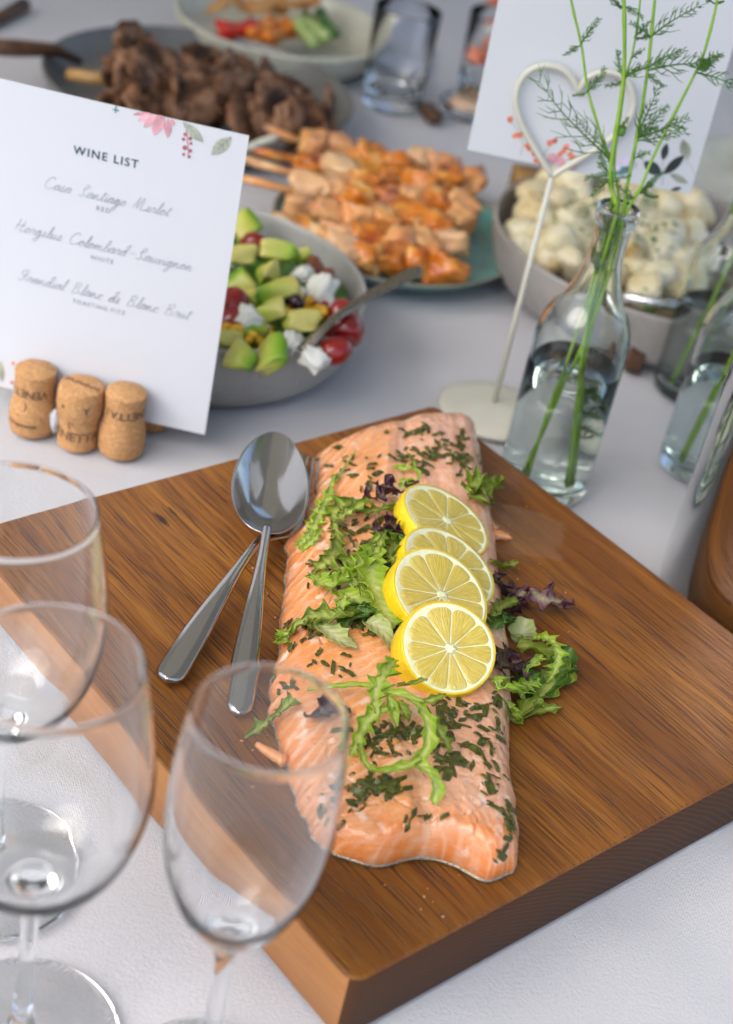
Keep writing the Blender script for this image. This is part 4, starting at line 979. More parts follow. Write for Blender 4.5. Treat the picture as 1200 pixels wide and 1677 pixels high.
dill('upright dill stem right of the thick one with feathery side fronds', [(1076, -40), (1068, 40), (1061, 110), (1049, 190), (1038, 250), (1028, 300)],
     [(1064, 60, 1046, 40, .9), (1062, 62, 1118, 12, 1.1), (1062, 60, 1042, 66, .9), (1060, 115, 1150, 100, 1.15), (1058, 118, 1082, 138, .9), (1060, 112, 1100, 72, 1), (1044, 225, 1082, 185, 1.1), (1044, 226, 1112, 215, 1.1), (1044, 222, 1072, 160, 1.1), (1042, 230, 1110, 232, 1), (1043, 226, 1060, 200, 1), (1036, 262, 1052, 245, .8)], 9, foot_pts[3], .0012, (.003, .0005))
dill('bright green dill stem leaning out to the upper right', [(1182, -40), (1168, 30), (1150, 95), (1136, 125), (1100, 195), (1066, 265), (1050, 305)],
     [(1168, 5, 1150, -8, .8), (1168, 6, 1182, 4, .8), (1138, 118, 1200, 135, 1.1), (1138, 118, 1170, 92, 1), (1138, 118, 1158, 82, .9), (1098, 200, 1120, 215, .8), (1052, 310, 1078, 290, 1), (1050, 315, 1072, 325, 1), (1048, 318, 1062, 300, 1), (1040, 326, 1020, 312, .9)], 11, foot_pts[4], .0010, (.005, -.002), [(1154, 106, .006)])
mb = MB(); r_ = random.Random(4)
for k in range(16):
    a = bB + Vector((r_.uniform(-.006, .006), r_.uniform(-.006, .006), r_.uniform(.15, .205))); frond_mesh(mb, a, Vector((r_.gauss(0, .15), r_.gauss(0, .15), 1)), r_.uniform(.015, .028), r_, .0004)
for k in range(4):
    a = bB + Vector((.010 - .001 * k, .004, .048 + .006 * k)); frond_mesh(mb, a, Vector((1.2, .2, .25)), .017, r_, .0005)
df = put('dill_fluff', mesh('dill_fluff', [q - bB for q in mb.V], mb.F, FROND), None, bB); tag(df, 'fine dill threads crowded inside the neck of the board side bottle', 'dill leaves', kind='stuff')
# single stems in the other two bottles
for base, pts, lab, rd in ((b3, [(1290, 420), (1215, 560)], 'thick green flower stem in the bottle beside the steel bucket', .0022),
                           (b2, [(1230, 260), (1200, 350)], 'thin green stem in the bottle before the potato salad', .0015)):
    top = [aty(x, y, base.y - .01) for x, y in pts]
    p_ = spline(top + [base + Vector((.002, 0, .205)), base + Vector((.0, -.002, .12)), base + Vector((-.014, -.012, .011))], 40)
    V, Fc = tube(p_, rd, 10); o = put('flower_stem', mesh('flower_stem', [q - base for q in V], Fc, STALK), None, base); tag(o, lab, 'flower stem')

# ------------------------------------------------------------------ steel wine bucket at the right
tg = at(1078, 935, .004); az = math.atan2(tg.x, tg.y); rb = .092
bk = Vector((tg.x + rb * math.cos(az), tg.y - rb * math.sin(az), 0))
root = thing('wine_bucket', 'shiny steel wine bucket standing just off the right edge of the board', 'wine bucket', bk)
MIR = steel('mirror_steel', (.66, .655, .65), .05, False)
V, Fc = lathe([(.0002, .004), (rb - .016, .004), (rb - .013, 0), (rb - .005, .002), (rb - .001, .008), (rb, .016), (rb, .19), (rb + .002, .195), (rb + .002, .200), (rb - .001, .201), (rb - .002, .195), (rb - .002, .014), (rb - .010, .007), (.0002, .006)], 128)
put('body', mesh('body', V, Fc, MIR), root)
ring_ = [Vector((math.cos(a) * .022 + rb + .004, math.sin(a) * .004, math.sin(a) * .022 + .165)) for a in [2 * math.pi * k / 32 for k in range(33)]]
V, Fc = tube(ring_, .0025, 8); put('ring_handle', mesh('ring_handle', V, Fc, MIR), root)

# ------------------------------------------------------------------ wire heart card holder
M = Mat('cream_enamel', (.6, .6, .5), .38); v = M.coord('Object'); M.base(M.ramp(M.noise(v, 25, 3), [(.3, (.58, .57, .47)), (.7, (.67, .66, .57))])); ENAM = M.m
hb = at(806, 672, .0)
root = thing('heart_card_holder', 'cream metal card holder with a heart of wire on a round foot', 'card holder', hb)
V, Fc = lathe([(.0002, .0), (.040, .0), (.0425, .0010), (.0425, .0028), (.039, .0052), (.028, .0068), (.012, .0075), (.0002, .0077)], 72); put('foot', mesh('foot', [Vector(q) + Vector((.000, -.004, 0)) for q in V], Fc, ENAM), root)
stem_top = aty(904, 288, hb.y)
V, Fc = tube([hb + Vector((0, 0, .005)), hb.lerp(stem_top, .5), stem_top], .0021, 12); put('stem', mesh('stem', [q - hb for q in V], Fc, ENAM), root)
hp = [(904, 288), (880, 250), (853, 200), (845, 158), (858, 124), (886, 108), (918, 112), (938, 130), (947, 150)]
hq = [(947, 150), (962, 128), (990, 118), (1020, 126), (1036, 152), (1036, 182), (1018, 212), (975, 245), (930, 272), (904, 288)]
pts = spline([aty(x, y, hb.y) for x, y in hp], 50) + spline([aty(x, y, hb.y) for x, y in hq], 50)[1:]
V, Fc = tube(pts, .0023, 12); put('wire_heart', mesh('wire_heart', [q - hb for q in V], Fc, ENAM), root)

# ------------------------------------------------------------------ printed cards
M = Mat('white_card', (.63, .65, .685), .65); v = M.coord('Object'); M.bump(M.noise(v, 400, 3), .12, .0004); CARD = M.m
def ink(name, c): return m_simple(name, c, .7, .2, 60)
INK = ink('dark_teal_ink', (.03, .07, .10)); INK2 = ink('grey_ink', (.26, .30, .34)); PINK = ink('pink_print', (.70, .36, .40)); BERRY = ink('berry_print', (.42, .12, .16))
LGR = ink('pale_leaf_print', (.42, .44, .32)); DGR = ink('dark_leaf_print', (.035, .05, .055)); CORAL = ink('coral_print', (.72, .20, .12)); LILAC = ink('lilac_print', (.62, .56, .72)); TEALP = ink('teal_print', (.10, .24, .24))
class Sheet:
    """an upright card: o is its lower left corner, ex/ey its sides"""
    def __init__(s, label, br, bl_dir, wd, ht, ey, name='menu_card'):
        s.ex = bl_dir; s.ey = ey; s.n = s.ex.cross(s.ey).normalized(); s.o = br - s.ex * wd; s.wd, s.ht = wd, ht
        s.root = thing(name, label, 'card', s.o)
        V = []; nx, ny = 14, 18; th = .0006
        for lay in (0, 1):
            for j in range(ny + 1):
                for i in range(nx + 1):
                    V.append(s.p(wd * i / nx, ht * j / ny, -th * lay))
        g = grid_faces(ny + 1, nx + 1); o = (nx + 1) * (ny + 1); Fc = g + [tuple(o + q for q in f[::-1]) for f in g]
        per = [i for i in range(nx + 1)] + [(nx + 1) * j + nx for j in range(1, ny + 1)] + [(nx + 1) * ny + i for i in range(nx - 1, -1, -1)] + [(nx + 1) * j for j in range(ny - 1, 0, -1)]
        for i, a in enumerate(per):
            b = per[(i + 1) % len(per)]; Fc.append((b, a, o + a, o + b))
        put('sheet', mesh('sheet', V, Fc, CARD, smooth=False), s.root)
    def bow(s, u, v): return .0016 * math.sin(math.pi * u / s.wd) - .0012 * math.sin(math.pi * v / s.ht)
    def p(s, u, v, d=0): return s.ex * u + s.ey * v + s.n * (d + s.bow(u, v))
    def uv_at(s, px, py):
        d = ray(px, py); t = (s.o - CAM).dot(s.n) / d.dot(s.n); q = CAM + d * t - s.o; return q.dot(s.ex), q.dot(s.ey)
    def shape(s, name, poly, m, d=.00025, px=True):
        P = [s.uv_at(*q) for q in poly] if px else poly
        c = (sum(a for a, b in P) / len(P), sum(b for a, b in P) / len(P)); V = [s.p(*c, d)] + [s.p(a, b, d) for a, b in P]; n = len(P)
        return put(name, mesh(name, V, [(0, 1 + k, 1 + (k + 1) % n) for k in range(n)], m, smooth=False), s.root)
    def leafshape(s, name, a, b, w_, m, vein=None, d=.00025):
        """pointed leaf from px a to px b, w_ px wide"""
        A = Vector((*a, 0)); B = Vector((*b, 0)); t = B - A; nn = Vector((-t.y, t.x, 0)).normalized(); pp = []
        for k in range(11):
            q = k / 10; pp.append(A + t * q + nn * (w_ / 2 * math.sin(math.pi * q) ** .8))
        for k in range(9, 0, -1):
            q = k / 10; pp.append(A + t * q - nn * (w_ / 2 * math.sin(math.pi * q) ** .8))
        s.shape(name, [(q.x, q.y) for q in pp], m, d)
        if vein:
            s.stroke('leaf_vein', [[a, b]] + [[tuple((A + t * q)[:2]), tuple((A + t * (q + .16) + nn * sg * w_ * .36)[:2])] for q in (.2, .4, .6) for sg in (-1, 1)], .0005, vein, d + .0002)
    def stroke(s, name, lines, wd, m, d=.0003, px=True):
        V = []; Fc = []
        for ln in lines:
            P = [Vector((*s.uv_at(*q), 0)) for q in ln] if px else [Vector((*q, 0)) for q in ln]; o = len(V)
            for i, q in enumerate(P):
                t = (P[min(i + 1, len(P) - 1)] - P[max(0, i - 1)]); t = t.normalized() if t.length > 0 else Vector((1, 0, 0)); nn = Vector((-t.y, t.x, 0)) * wd / 2
                for sg in (-1, 1): V.append(s.p(q.x + nn.x * sg, q.y + nn.y * sg, d))
            for i in range(len(P) - 1): Fc.append((o + 2 * i, o + 2 * i + 2, o + 2 * i + 3, o + 2 * i + 1))
        return put(name, mesh(name, V, Fc, m, smooth=False), s.root)
    def text(s, name, body, u, v, size, m, space=1.0, rot=0, bold=0):
        me = text_mesh(body, size, space, bold); V = [s.p(u + q[0], v + q[1], .0003) for q in me[0]]
        return put(name, mesh(name, V, me[1], m, smooth=False), s.root)
def text_mesh(body, size, space=1.0, bold=0.0, align='CENTER'):
    cu = bpy.data.curves.new('lettering', 'FONT'); cu.body = body; cu.size = size; cu.align_x = align; cu.space_character = space; cu.offset = bold; cu.resolution_u = 3
    o = bpy.data.objects.new('lettering', cu); col.objects.link(o); dg = bpy.context.evaluated_depsgraph_get(); me = o.evaluated_get(dg).to_mesh()
    V = [tuple(q.co) for q in me.vertices]; Fc = [tuple(p.vertices) for p in me.polygons]; o.evaluated_get(dg).to_mesh_clear()
    bpy.data.objects.remove(o); bpy.data.curves.remove(cu); return V, Fc
# a single-line cursive hand: strokes on a grid, x-height 1, each letter ends where the next begins
G = {
 'a': (.95, [[(0, .1), (.35, .8), (.75, .95), (.3, .95), (.1, .4), (.3, .02), (.6, .3), (.8, .95), (.7, .2), (.95, .1)]]),
 'b': (.85, [[(0, .1), (.5, 1.2), (.62, 2.1), (.42, 2.1), (.25, .8), (.25, .1), (.55, .05), (.72, .5), (.6, .8), (.85, .6)]]),
 'c': (.75, [[(0, .1), (.3, .7), (.62, .95), (.62, .75), (.35, .9), (.15, .4), (.35, .02), (.75, .2)]]),
 'd': (1.0, [[(0, .1), (.35, .8), (.7, .9), (.3, .9), (.1, .4), (.35, .02), (.65, .4), (.95, 2.1), (.55, 1.7), (.7, .2), (1.0, .1)]]),
 'e': (.7, [[(0, .1), (.4, .45), (.5, .85), (.3, .98), (.15, .5), (.3, .03), (.7, .2)]]),
 'g': (.95, [[(0, .1), (.35, .8), (.7, .95), (.3, .95), (.1, .4), (.35, .02), (.7, .9), (.6, -.6), (.35, -1.1), (.1, -.8), (.5, -.2), (.95, .2)]]),
 'i': (.5, [[(0, .1), (.25, .6), (.3, .95), (.22, .25), (.32, .02), (.5, .15)], [(.38, 1.35), (.42, 1.45)]]),
 'l': (.55, [[(0, .1), (.35, .9), (.5, 2.0), (.36, 2.15), (.2, .7), (.3, .03), (.55, .2)]]),
 'm': (1.3, [[(0, .1), (.2, .95), (.18, .05), (.25, .6), (.5, .95), (.55, .05), (.65, .6), (.9, .95), (.95, .3), (1.05, .02), (1.3, .2)]]),
 'n': (1.0, [[(0, .1), (.2, .95), (.18, .05), (.28, .65), (.55, .95), (.62, .3), (.72, .02), (1.0, .2)]]),
 'o': (.85, [[(0, .1), (.3, .8), (.55, .95), (.2, .85), (.1, .35), (.35, .02), (.65, .4), (.55, .9), (.5, .8), (.85, .75)]]),
 'r': (.75, [[(0, .1), (.25, 1.0), (.3, 1.05), (.45, .85), (.6, .9), (.5, .2), (.75, .12)]]),
 's': (.7, [[(0, .1), (.35, 1.05), (.5, .5), (.35, .02), (.12, .15), (.7, .15)]]),
 't': (.6, [[(0, .1), (.3, .9), (.42, 1.7), (.28, .5), (.35, .02), (.6, .2)], [(.1, 1.25), (.75, 1.4)]]),
 'u': (1.0, [[(0, .1), (.2, .95), (.2, .2), (.4, .02), (.65, .5), (.72, .95), (.68, .2), (1.0, .12)]]),
 'v': (.8, [[(0, .1), (.2, .95), (.32, .1), (.4, .02), (.6, .6), (.6, .95), (.8, .8)]]),
 'C': (1.5, [[(1.2, 1.8), (1.0, 2.2), (.5, 2.0), (.15, 1.0), (.35, .1), (.9, .05), (1.5, .5)]]),
 'S': (1.3, [[(.1, .3), (.5, .0), (.8, .5), (.55, 1.2), (.7, 2.1), (1.1, 2.2), (1.0, 1.7), (.4, 1.3)], [(.8, .4), (1.3, .2)]]),
 'M': (1.9, [[(0, .1), (.35, 2.0), (.45, 2.1), (.55, .2), (1.0, 2.1), (1.15, 2.0), (1.15, .3), (1.4, .02), (1.9, .3)]]),
 'H': (1.5, [[(.2, 2.0), (.35, 2.1), (.15, .1)], [(1.1, 2.1), (.85, .2), (1.1, .05), (1.5, .3)], [(.0, 1.0), (1.3, 1.3)]]),
 'G': (1.5, [[(.1, .3), (.6, .1), (.9, 1.0), (1.1, 2.1), (.6, 2.1), (.3, 1.5), (.7, 1.1), (1.3, 1.2)], [(.9, .7), (1.5, .2)]]),
 'B': (1.4, [[(.3, 2.0), (.15, .0)], [(.1, 1.9), (.8, 2.2), (.95, 1.7), (.4, 1.15), (.95, .9), (.9, .2), (.3, .05)], [(.9, .3), (1.4, .2)]]),
 '-': (1.2, [[(.3, .8), (1.0, .9)]]), ' ': (1.0, [])}
def script(s, name, body, uc, v, width, m, thick=.00030):
    adv = sum(G[c][0] for c in body); k = width / adv; x = 0; lines = []
    for c in body:
        w_, st_ = G[c]
        for ln in st_:
            P = [Vector((x + a + b * .32, b, 0)) for a, b in ln]; Q = spline(P, 5 * len(P)) if len(P) > 2 else P
            lines.append([(uc - width / 2 + q.x * k, v + q.y * k * .86) for q in Q])
        x += w_
    s.stroke(name, lines, thick, m, px=False)
# wine list: stands in the row of corks
br = at(335, 712, .018); bl_ = at(-62, 617, .018); ex = (br - bl_).normalized()
top_r = br + Vector((0, 0, 1)) * .1; fwd_ = ex.cross(Vector((0, 0, 1))); 
ey = (Vector((0, 0, 1)) - fwd_ * .045).normalized(); ey = (ey - ex * ey.dot(ex)).normalized()
q = None; best = None
for k in range(150, 260):
    pz = br + ey * (k * .001); d_ = pz - CAM; yy = 838.5 - FPX * d_.dot(CU) / d_.dot(F)
    if best is None or abs(yy - 222) < best[0]: best = (abs(yy - 222), k * .001)
S1 = Sheet('white wine list card with floral print standing in the row of champagne corks', br, ex, (br - bl_).length, best[1], ey)
def ctr(x, y): return S1.uv_at(x, y)
def line_mid(a, b): ua, ub = S1.uv_at(*a), S1.uv_at(*b); return (ua[0] + ub[0]) / 2, (ua[1] + ub[1]) / 2, math.hypot(ub[0] - ua[0], ub[1] - ua[1])
u_, v_, w_ = line_mid((121, 244), (227, 270)); me = text_mesh('WINE LIST', .01, 1.22, .0001); wd0 = max(q[0] for q in me[0]) - min(q[0] for q in me[0])
S1.text('lettering', 'WINE LIST', u_, v_ - .0022, .01 * w_ / wd0, INK, 1.22, 0, .00012)
for body, a, b in (('Casa Santiago Merlot', (70, 306), (276, 350)), ('Horgelus Colombard-Sauvignon', (22, 375), (313, 442)), ('Grandial Blanc de Blanc Brut', (27, 455), (308, 522))):
    u_, v_, w_ = line_mid(a, b); script(S1, 'script_lettering', body, u_, v_ - .001, w_, INK2)
for body, a, b in (('RED', (158, 341), (181, 346)), ('WHITE', (148, 421), (186, 429)), ('TOASTING FIZZ', (119, 492), (205, 513))):
    u_, v_, w_ = line_mid(a, b); me = text_mesh(body, .01, 1.25); wd0 = max(q[0] for q in me[0]) - min(q[0] for q in me[0]); S1.text('lettering', body, u_, v_ - .0012, .01 * w_ / wd0, INK2, 1.25)
for a, b, w_ in (((248, 184), (218, 186), 6), ((250, 185), (226, 197), 9), ((256, 186), (236, 208), 11), ((262, 188), (253, 221), 15), ((268, 188), (262, 214), 10), ((276, 192), (275, 225), 12), ((282, 194), (284, 205), 8), ((272, 190), (240, 192), 8)): S1.leafshape('petal', a, b, w_, PINK, d=.00025 + w_ * 1e-5)
S1.leafshape('printed_leaf', (300, 199), (333, 232), 16, LGR, INK2, .0003); S1.leafshape('printed_leaf', (379, 224), (346, 253), 21, LGR, INK2, .0003)
S1.stroke('printed_twig', [[(306, 212), (308, 235), (309, 256)]], .0005, BERRY); S1.stroke('printed_twig', [[(186, 178), (196, 180)], [(191, 172), (190, 184)]], .0009, TEALP)
def dots(S, name, L, m, d=.0004):
    for x, y, r_ in L: S.shape(name, [(x + r_ * math.cos(a * .7854), y + r_ * math.sin(a * .7854)) for a in range(8)], m, d)
dots(S1, 'printed_berry', [(304, 219, 3.5), (301, 227, 3), (312, 226, 3.2), (313, 234, 2.6), (303, 241, 4), (301, 252, 2.6), (312, 246, 3.2), (310, 256, 2.8)], BERRY)
S1.leafshape('printed_leaf', (1, 590), (4, 625), 10, LGR, None, .0003); dots(S1, 'printed_berry', [(22, 594, 3), (20, 625, 3)], CORAL)
# blank back of a second card in the heart
br2 = aty(1130, 318, hb.y + .006); bl2 = aty(765, 245, hb.y + .006); ex2 = (br2 - bl2).normalized(); ey2 = (Vector((0, 0, 1)) - ex2 * ex2.z).normalized()
S2 = Sheet('white card with coral and dark leaf print held by the wire heart behind the dill', br2, ex2, (br2 - bl2).length, .205, ey2)
for x, y in ((830, 197), (838, 222), (848, 200), (862, 243), (870, 252), (895, 235), (903, 230), (912, 252), (918, 246), (928, 252), (932, 258), (873, 262), (880, 266), (846, 222), (922, 240), (858, 238)):
    S2.leafshape('printed_petal', (x, y), (x + 10, y - 6 + (x % 5) * 2), 8, CORAL, None, .00028); S2.leafshape('printed_petal', (x + 3, y + 4), (x + 9, y - 6), 7, CORAL, None, .00034)
S2.stroke('printed_twig', [[(852, 255), (856, 235), (850, 215), (838, 200)], [(880, 270), (898, 240)], [(905, 270), (918, 250)]], .0004, LGR)
dots(S2, 'printed_blossom', [(905, 258, 9), (918, 264, 8), (938, 270, 7)], PINK); dots(S2, 'printed_blossom', [(1022, 262, 10), (1036, 268, 8), (1010, 272, 7)], LILAC)
S2.leafshape('printed_leaf', (1083, 285), (1054, 264), 20, DGR, None, .0003); S2.leafshape('printed_leaf', (1086, 285), (1121, 254), 15, DGR, None, .0003); S2.leafshape('printed_leaf', (1085, 262), (1092, 234), 12, DGR, None, .0003)
S2.stroke('printed_twig', [[(1085, 262), (1086, 285), (1084, 302)]], .0005, INK2); S2.leafshape('printed_leaf', (1118, 228), (1126, 262), 18, LGR, INK2, .00028); S2.leafshape('printed_leaf', (1096, 284), (1126, 300), 12, LGR, INK2, .00028)
S2.stroke('printed_twig', [[(1120, 262), (1132, 272), (1138, 288)]], .0004, LGR); S2.leafshape('printed_leaf', (1098, 311), (1116, 307), 6, DGR, None, .0003); S2.leafshape('printed_leaf', (1000, 284), (1040, 272), 12, TEALP, None, .0003)

# ------------------------------------------------------------------ champagne corks gripping the wine list
M = Mat('agglomerated_cork', (.55, .30, .12), .8)
v = M.rvec(M.coord('Object')); c = M.ramp(M.voro(v, 650, out=1), [(.2, (.46, .23, .085)), (.6, (.53, .28, .11)), (.85, (.60, .34, .15))]); c = M.mix(M.ramp(M.noise(v, 250, 3), [(.62, 0), (.74, .7)]), c, (.22, .09, .035)); M.base(c).bump(M.noise(v, 500, 4), .6, .001); CORK = M.m
BURN = ink('burnt_lettering', (.10, .05, .03))
GLUE = Mat('hot_glue', (.75, .78, .82), .25, Transmission_Weight=.3, Subsurface_Weight=.3, Subsurface_Scale=.002).m
ck = at(125, 725, 0); croot = thing('cork_card_holder', 'champagne corks glued into a row that grips the wine list', 'card holder', ck)
mush = smooth_prof([(.0140, .0), (.0149, .0008), (.0157, .005), (.0159, .012), (.0154, .018), (.0141, .0235), (.0134, .028), (.0134, .038), (.0137, .0450), (.0133, .0462)], 46)
def cork(px, py, flip, texts, face=0, hgt=1.0, dx=0, dy=0, tone=0):
    b = at(px, py, 0) + Vector((dx, dy, 0)); prof = [(r_, z * hgt) for r_, z in mush]
    if flip: prof = [(r_, .0462 * hgt - z) for r_, z in prof][::-1]
    prof = [(.0001, prof[0][1] + .0)] + prof + [(.0001, prof[-1][1] + .0003)]
    V, Fc = lathe(prof, 64); V = [Vector(q) * (1 + .006 * noise.noise(Vector(q) * 200)) for q in V]
    o = put('cork', mesh('cork', V, Fc, CORK), croot, b - ck, (0, 0, face))
    for body, z, size, ang, inv in texts:
        TV, TF = text_mesh(body, size, .95, .0001); W = []
        r0 = interp([(zz, rr) for rr, zz in sorted(prof[1:-1], key=lambda q: q[1])], z)
        for x, y, _ in TV:
            if inv: x, y = -x, -y
            zz = z + y; rr = interp([(c_, d_) for d_, c_ in sorted(prof[1:-1], key=lambda q: q[1])], zz) + .00022; a = ang + x / r0
            W.append((rr * math.cos(a), rr * math.sin(a), zz))
        put('burnt_print', mesh('burnt_print', W, TF, BURN, smooth=False), o)
    return o
fa_ = -math.pi / 2
cork(52, 700, False, [('VENETTA', .036, .0085, fa_ - .35, True), ('(', .0255, .0075, fa_ - .12, True), ('vino spumante', .009, .0042, fa_ - .3, False)])
cork(126, 724, True, [('(', .0190, .0075, fa_ - .25, False), ('VENETTA', .0085, .0095, fa_ - .05, False), ('*', .031, .007, fa_ - .55, False), ('Y', .031, .008, fa_ + .5, False)], hgt=.98)
cork(197, 736, False, [('VENETTA', .037, .0085, fa_ + .75, True), ('I', .0375, .0085, fa_ - .72, True)])
TV, TF = text_mesh('SPUMANTE', .0058, .95); put('burnt_print', mesh('burnt_print', [(at(126, 724, 0) - ck) + Vector((x * .93 + y * .2, -.001 + y - x * .3, .0467 * .98)) for x, y, _ in TV], TF, BURN, smooth=False), croot)
cork(236, 704, False, [], dx=0, dy=.012); cork(160, 684, True, [], dx=0, dy=.014)
for px, py, z in ((163, 660, .026), (90, 688, .014)):
    V, Fc = blob(5, (.007, .008, .020), .2, .2, 1.2, 8); put('glue', mesh('glue', V, Fc, GLUE), croot, at(px, py, z) - ck)

# ------------------------------------------------------------------ dishes
def stoneware(name, c, spec, rim=None, rough=.35):
    M = Mat(name, c, rough); v = M.coord('Object'); f = M.noise(v, 14, 5, .6)
    lo = tuple(x * .82 for x in c); hi = tuple(min(1, x * 1.18) for x in c)
    cc = M.ramp(f, [(.35, lo), (.65, hi)]); cc = M.mix(M.ramp(M.noise(v, 420, 2), [(.62, 0), (.72, .5)]), cc, spec)
    if rim:
        s3 = M.n('SeparateXYZ'); M.l(v, s3.inputs[0]); wob = M.math('MULTIPLY', M.noise(v, 30, 3), .002)
        cc = M.mix(M.ramp(M.math('MULTIPLY', M.math('SUBTRACT', M.math('ADD', s3.outputs[2], wob), rim - .0032), 200.), [(.3, 0), (.8, .8)]), cc, (.30, .22, .15))
    M.base(cc).bump(M.noise(v, 90, 4), .15, .001); return M.m
def dish(name, label, cat, c, prof_o, prof_i, m, squash=1.0, yaw=0):
    root = thing(name, label, cat, c)
    po = smooth_prof(prof_o, 30); pi_ = smooth_prof(prof_i, 30); V, Fc = lathe([(.0002, po[0][1])] + po + pi_[::-1] + [(.0002, pi_[0][1])], 112)
    W = []
    for q in V:
        x, y = q[0], q[1] * squash; W.append((x * math.cos(yaw) - y * math.sin(yaw), x * math.sin(yaw) + y * math.cos(yaw), q[2]))
    put('dish', mesh('dish', W, Fc, m), root); return root
GREY = stoneware('grey_stoneware', (.34, .335, .315), (.12, .11, .10), .064); GREY2 = stoneware('taupe_stoneware', (.33, .305, .28), (.13, .11, .10), .072)
DARKP = stoneware('slate_stoneware', (.155, .155, .145), (.08, .08, .08)); TEAL = stoneware('teal_glaze', (.13, .33, .30), (.07, .14, .12), .0225, .22); CREAM = stoneware('cream_glaze', (.58, .57, .46), (.4, .38, .3), None, .3)
cs = Vector((-.158, 1.091, 0))
dish('salad_bowl', 'round grey stoneware bowl of avocado salad behind the wine list', 'bowl', cs, [(.100, 0), (.108, .002), (.1175, .012), (.1235, .030), (.1252, .053), (.1244, .0580)], [(.0001, .007), (.060, .007), (.100, .0085), (.1130, .016), (.1192, .036), (.1212, .054), (.1227, .0586)], GREY)
cp = Vector((.208, 1.325, 0))
dish('potato_bowl', 'large taupe stoneware bowl of potato salad behind the bottles', 'bowl', cp, [(.118, 0), (.126, .002), (.142, .012), (.150, .033), (.1535, .054), (.1530, .0580)], [(.0001, .007), (.08, .007), (.120, .009), (.138, .018), (.1465, .038), (.1495, .054), (.1510, .0585)], GREY2)
cm = Vector((-.252, 1.540, 0))
dish('meat_platter', 'dark grey round platter heaped with sliced roast meat', 'platter', cm, [(.125, 0), (.132, .002), (.148, .016), (.1555, .034), (.1545, .0365)], [(.0001, .006), (.09, .006), (.128, .008), (.143, .020), (.1515, .034), (.1530, .0368)], DARKP)
ct = at(652, 376, .018); ct.z = 0
dish('teal_plate', 'teal glazed plate under the chicken skewers', 'plate', ct, [(.080, 0), (.088, .002), (.104, .010), (.118, .020), (.1190, .0228)], [(.0001, .005), (.07, .005), (.092, .008), (.108, .015), (.1165, .0225), (.1178, .0232)], TEAL, .94, R(70))
cc_ = Vector((-.205, 1.775, 0))
dish('vegetable_dish', 'cream dish of cut raw vegetables at the top of the picture', 'dish', cc_, [(.085, 0), (.092, .002), (.112, .016), (.1215, .036), (.1205, .040)], [(.0001, .006), (.06, .006), (.09, .009), (.106, .020), (.1165, .036), (.1180, .0405)], CREAM)
c2_ = Vector((.400, 1.60, 0))
dish('cream_platter', 'cream platter partly hidden behind the potato salad bowl at the right', 'platter', c2_, [(.12, 0), (.13, .002), (.15, .012), (.165, .026), (.164, .030)], [(.0001, .006), (.10, .006), (.13, .009), (.150, .017), (.161, .027), (.162, .0305)], CREAM)

def zone(px, py, cx, cy):
    a = 'rear' if py < cy - 22 else ('front' if py > cy + 22 else 'middle'); b = 'left' if px < cx - 35 else ('right' if px > cx + 35 else 'centre'); return a, b
# avocado salad
def food(name, c1, c2, c3, sc_=30, rough=.45, bump=.4, **k):
    M = Mat(name, c2, rough, **k); v = M.rvec(M.coord('Object')); M.base(M.ramp(M.noise(v, sc_, 4, .6), [(.3, c1), (.5, c2), (.7, c3)])); M.bump(M.noise(v, sc_ * 6, 3), bump, .001); return M.m
def avomat():
    M = Mat('avocado_flesh', (.5, .5, .12), .38, Subsurface_Weight=.1, Subsurface_Scale=.003); g = M.n('TexCoord'); s3 = M.n('SeparateXYZ'); M.l(g.outputs['Generated'], s3.inputs[0])
    v = M.rvec(M.coord('Object')); f = M.math('ADD', s3.outputs[0], M.math('MULTIPLY', M.math('SUBTRACT', M.noise(v, 60, 3), .5), .3))
    M.base(M.ramp(f, [(.05, (.14, .30, .015)), (.22, (.26, .44, .02)), (.45, (.50, .56, .08)), (.95, (.62, .56, .15))])).bump(M.noise(v, 300, 3), .3, .0008); return M.m
AVO = avomat(); FETA = food('feta', (.72, .72, .62), (.80, .80, .72), (.84, .84, .78), 60, .8, .8); TOM = food('tomato_skin', (.17, .004, .003), (.27, .007, .004), (.40, .02, .010), 20, .3, .1, Coat_Weight=.5)
TOMF = food('tomato_flesh', (.45, .03, .01), (.58, .08, .03), (.70, .20, .08), 50, .2, .5); CORN = food('sweetcorn', (.62, .32, .008), (.75, .42, .012), (.82, .54, .05), 80, .25, .3); BEAN = food('black_bean', (.012, .008, .012), (.03, .012, .02), (.05, .02, .03), 30, .2)
BROWN = food('toasted_bean', (.16, .04, .015), (.24, .07, .02), (.34, .12, .04), 40, .35); GREENS = food('shredded_greens', (.03, .08, .008), (.07, .17, .015), (.18, .30, .04), 60, .5, .8)
avs = [mesh('avocado_chunk', *blob(100 + k, [q * .74 for q in d], .90, .10, 1.1, 12, 5), AVO) for k, d in enumerate(((.034, .030, .017), (.030, .026, .020), (.040, .018, .018), (.028, .026, .016), (.026, .030, .022)))]
ar = random.Random(21)
def lay(nm, me, px, py, z, label, cat, group=None, sc_=1., rot=None, r=ar):
    o = bpy.data.objects.new(nm, me); col.objects.link(o); o.location = at(px, py, z)
    o.rotation_euler = rot if rot else (r.uniform(-.9, .9), r.uniform(-.9, .9), r.uniform(0, 6.28)); o.scale = (sc_,) * 3
    return tag(o, label, cat, group)
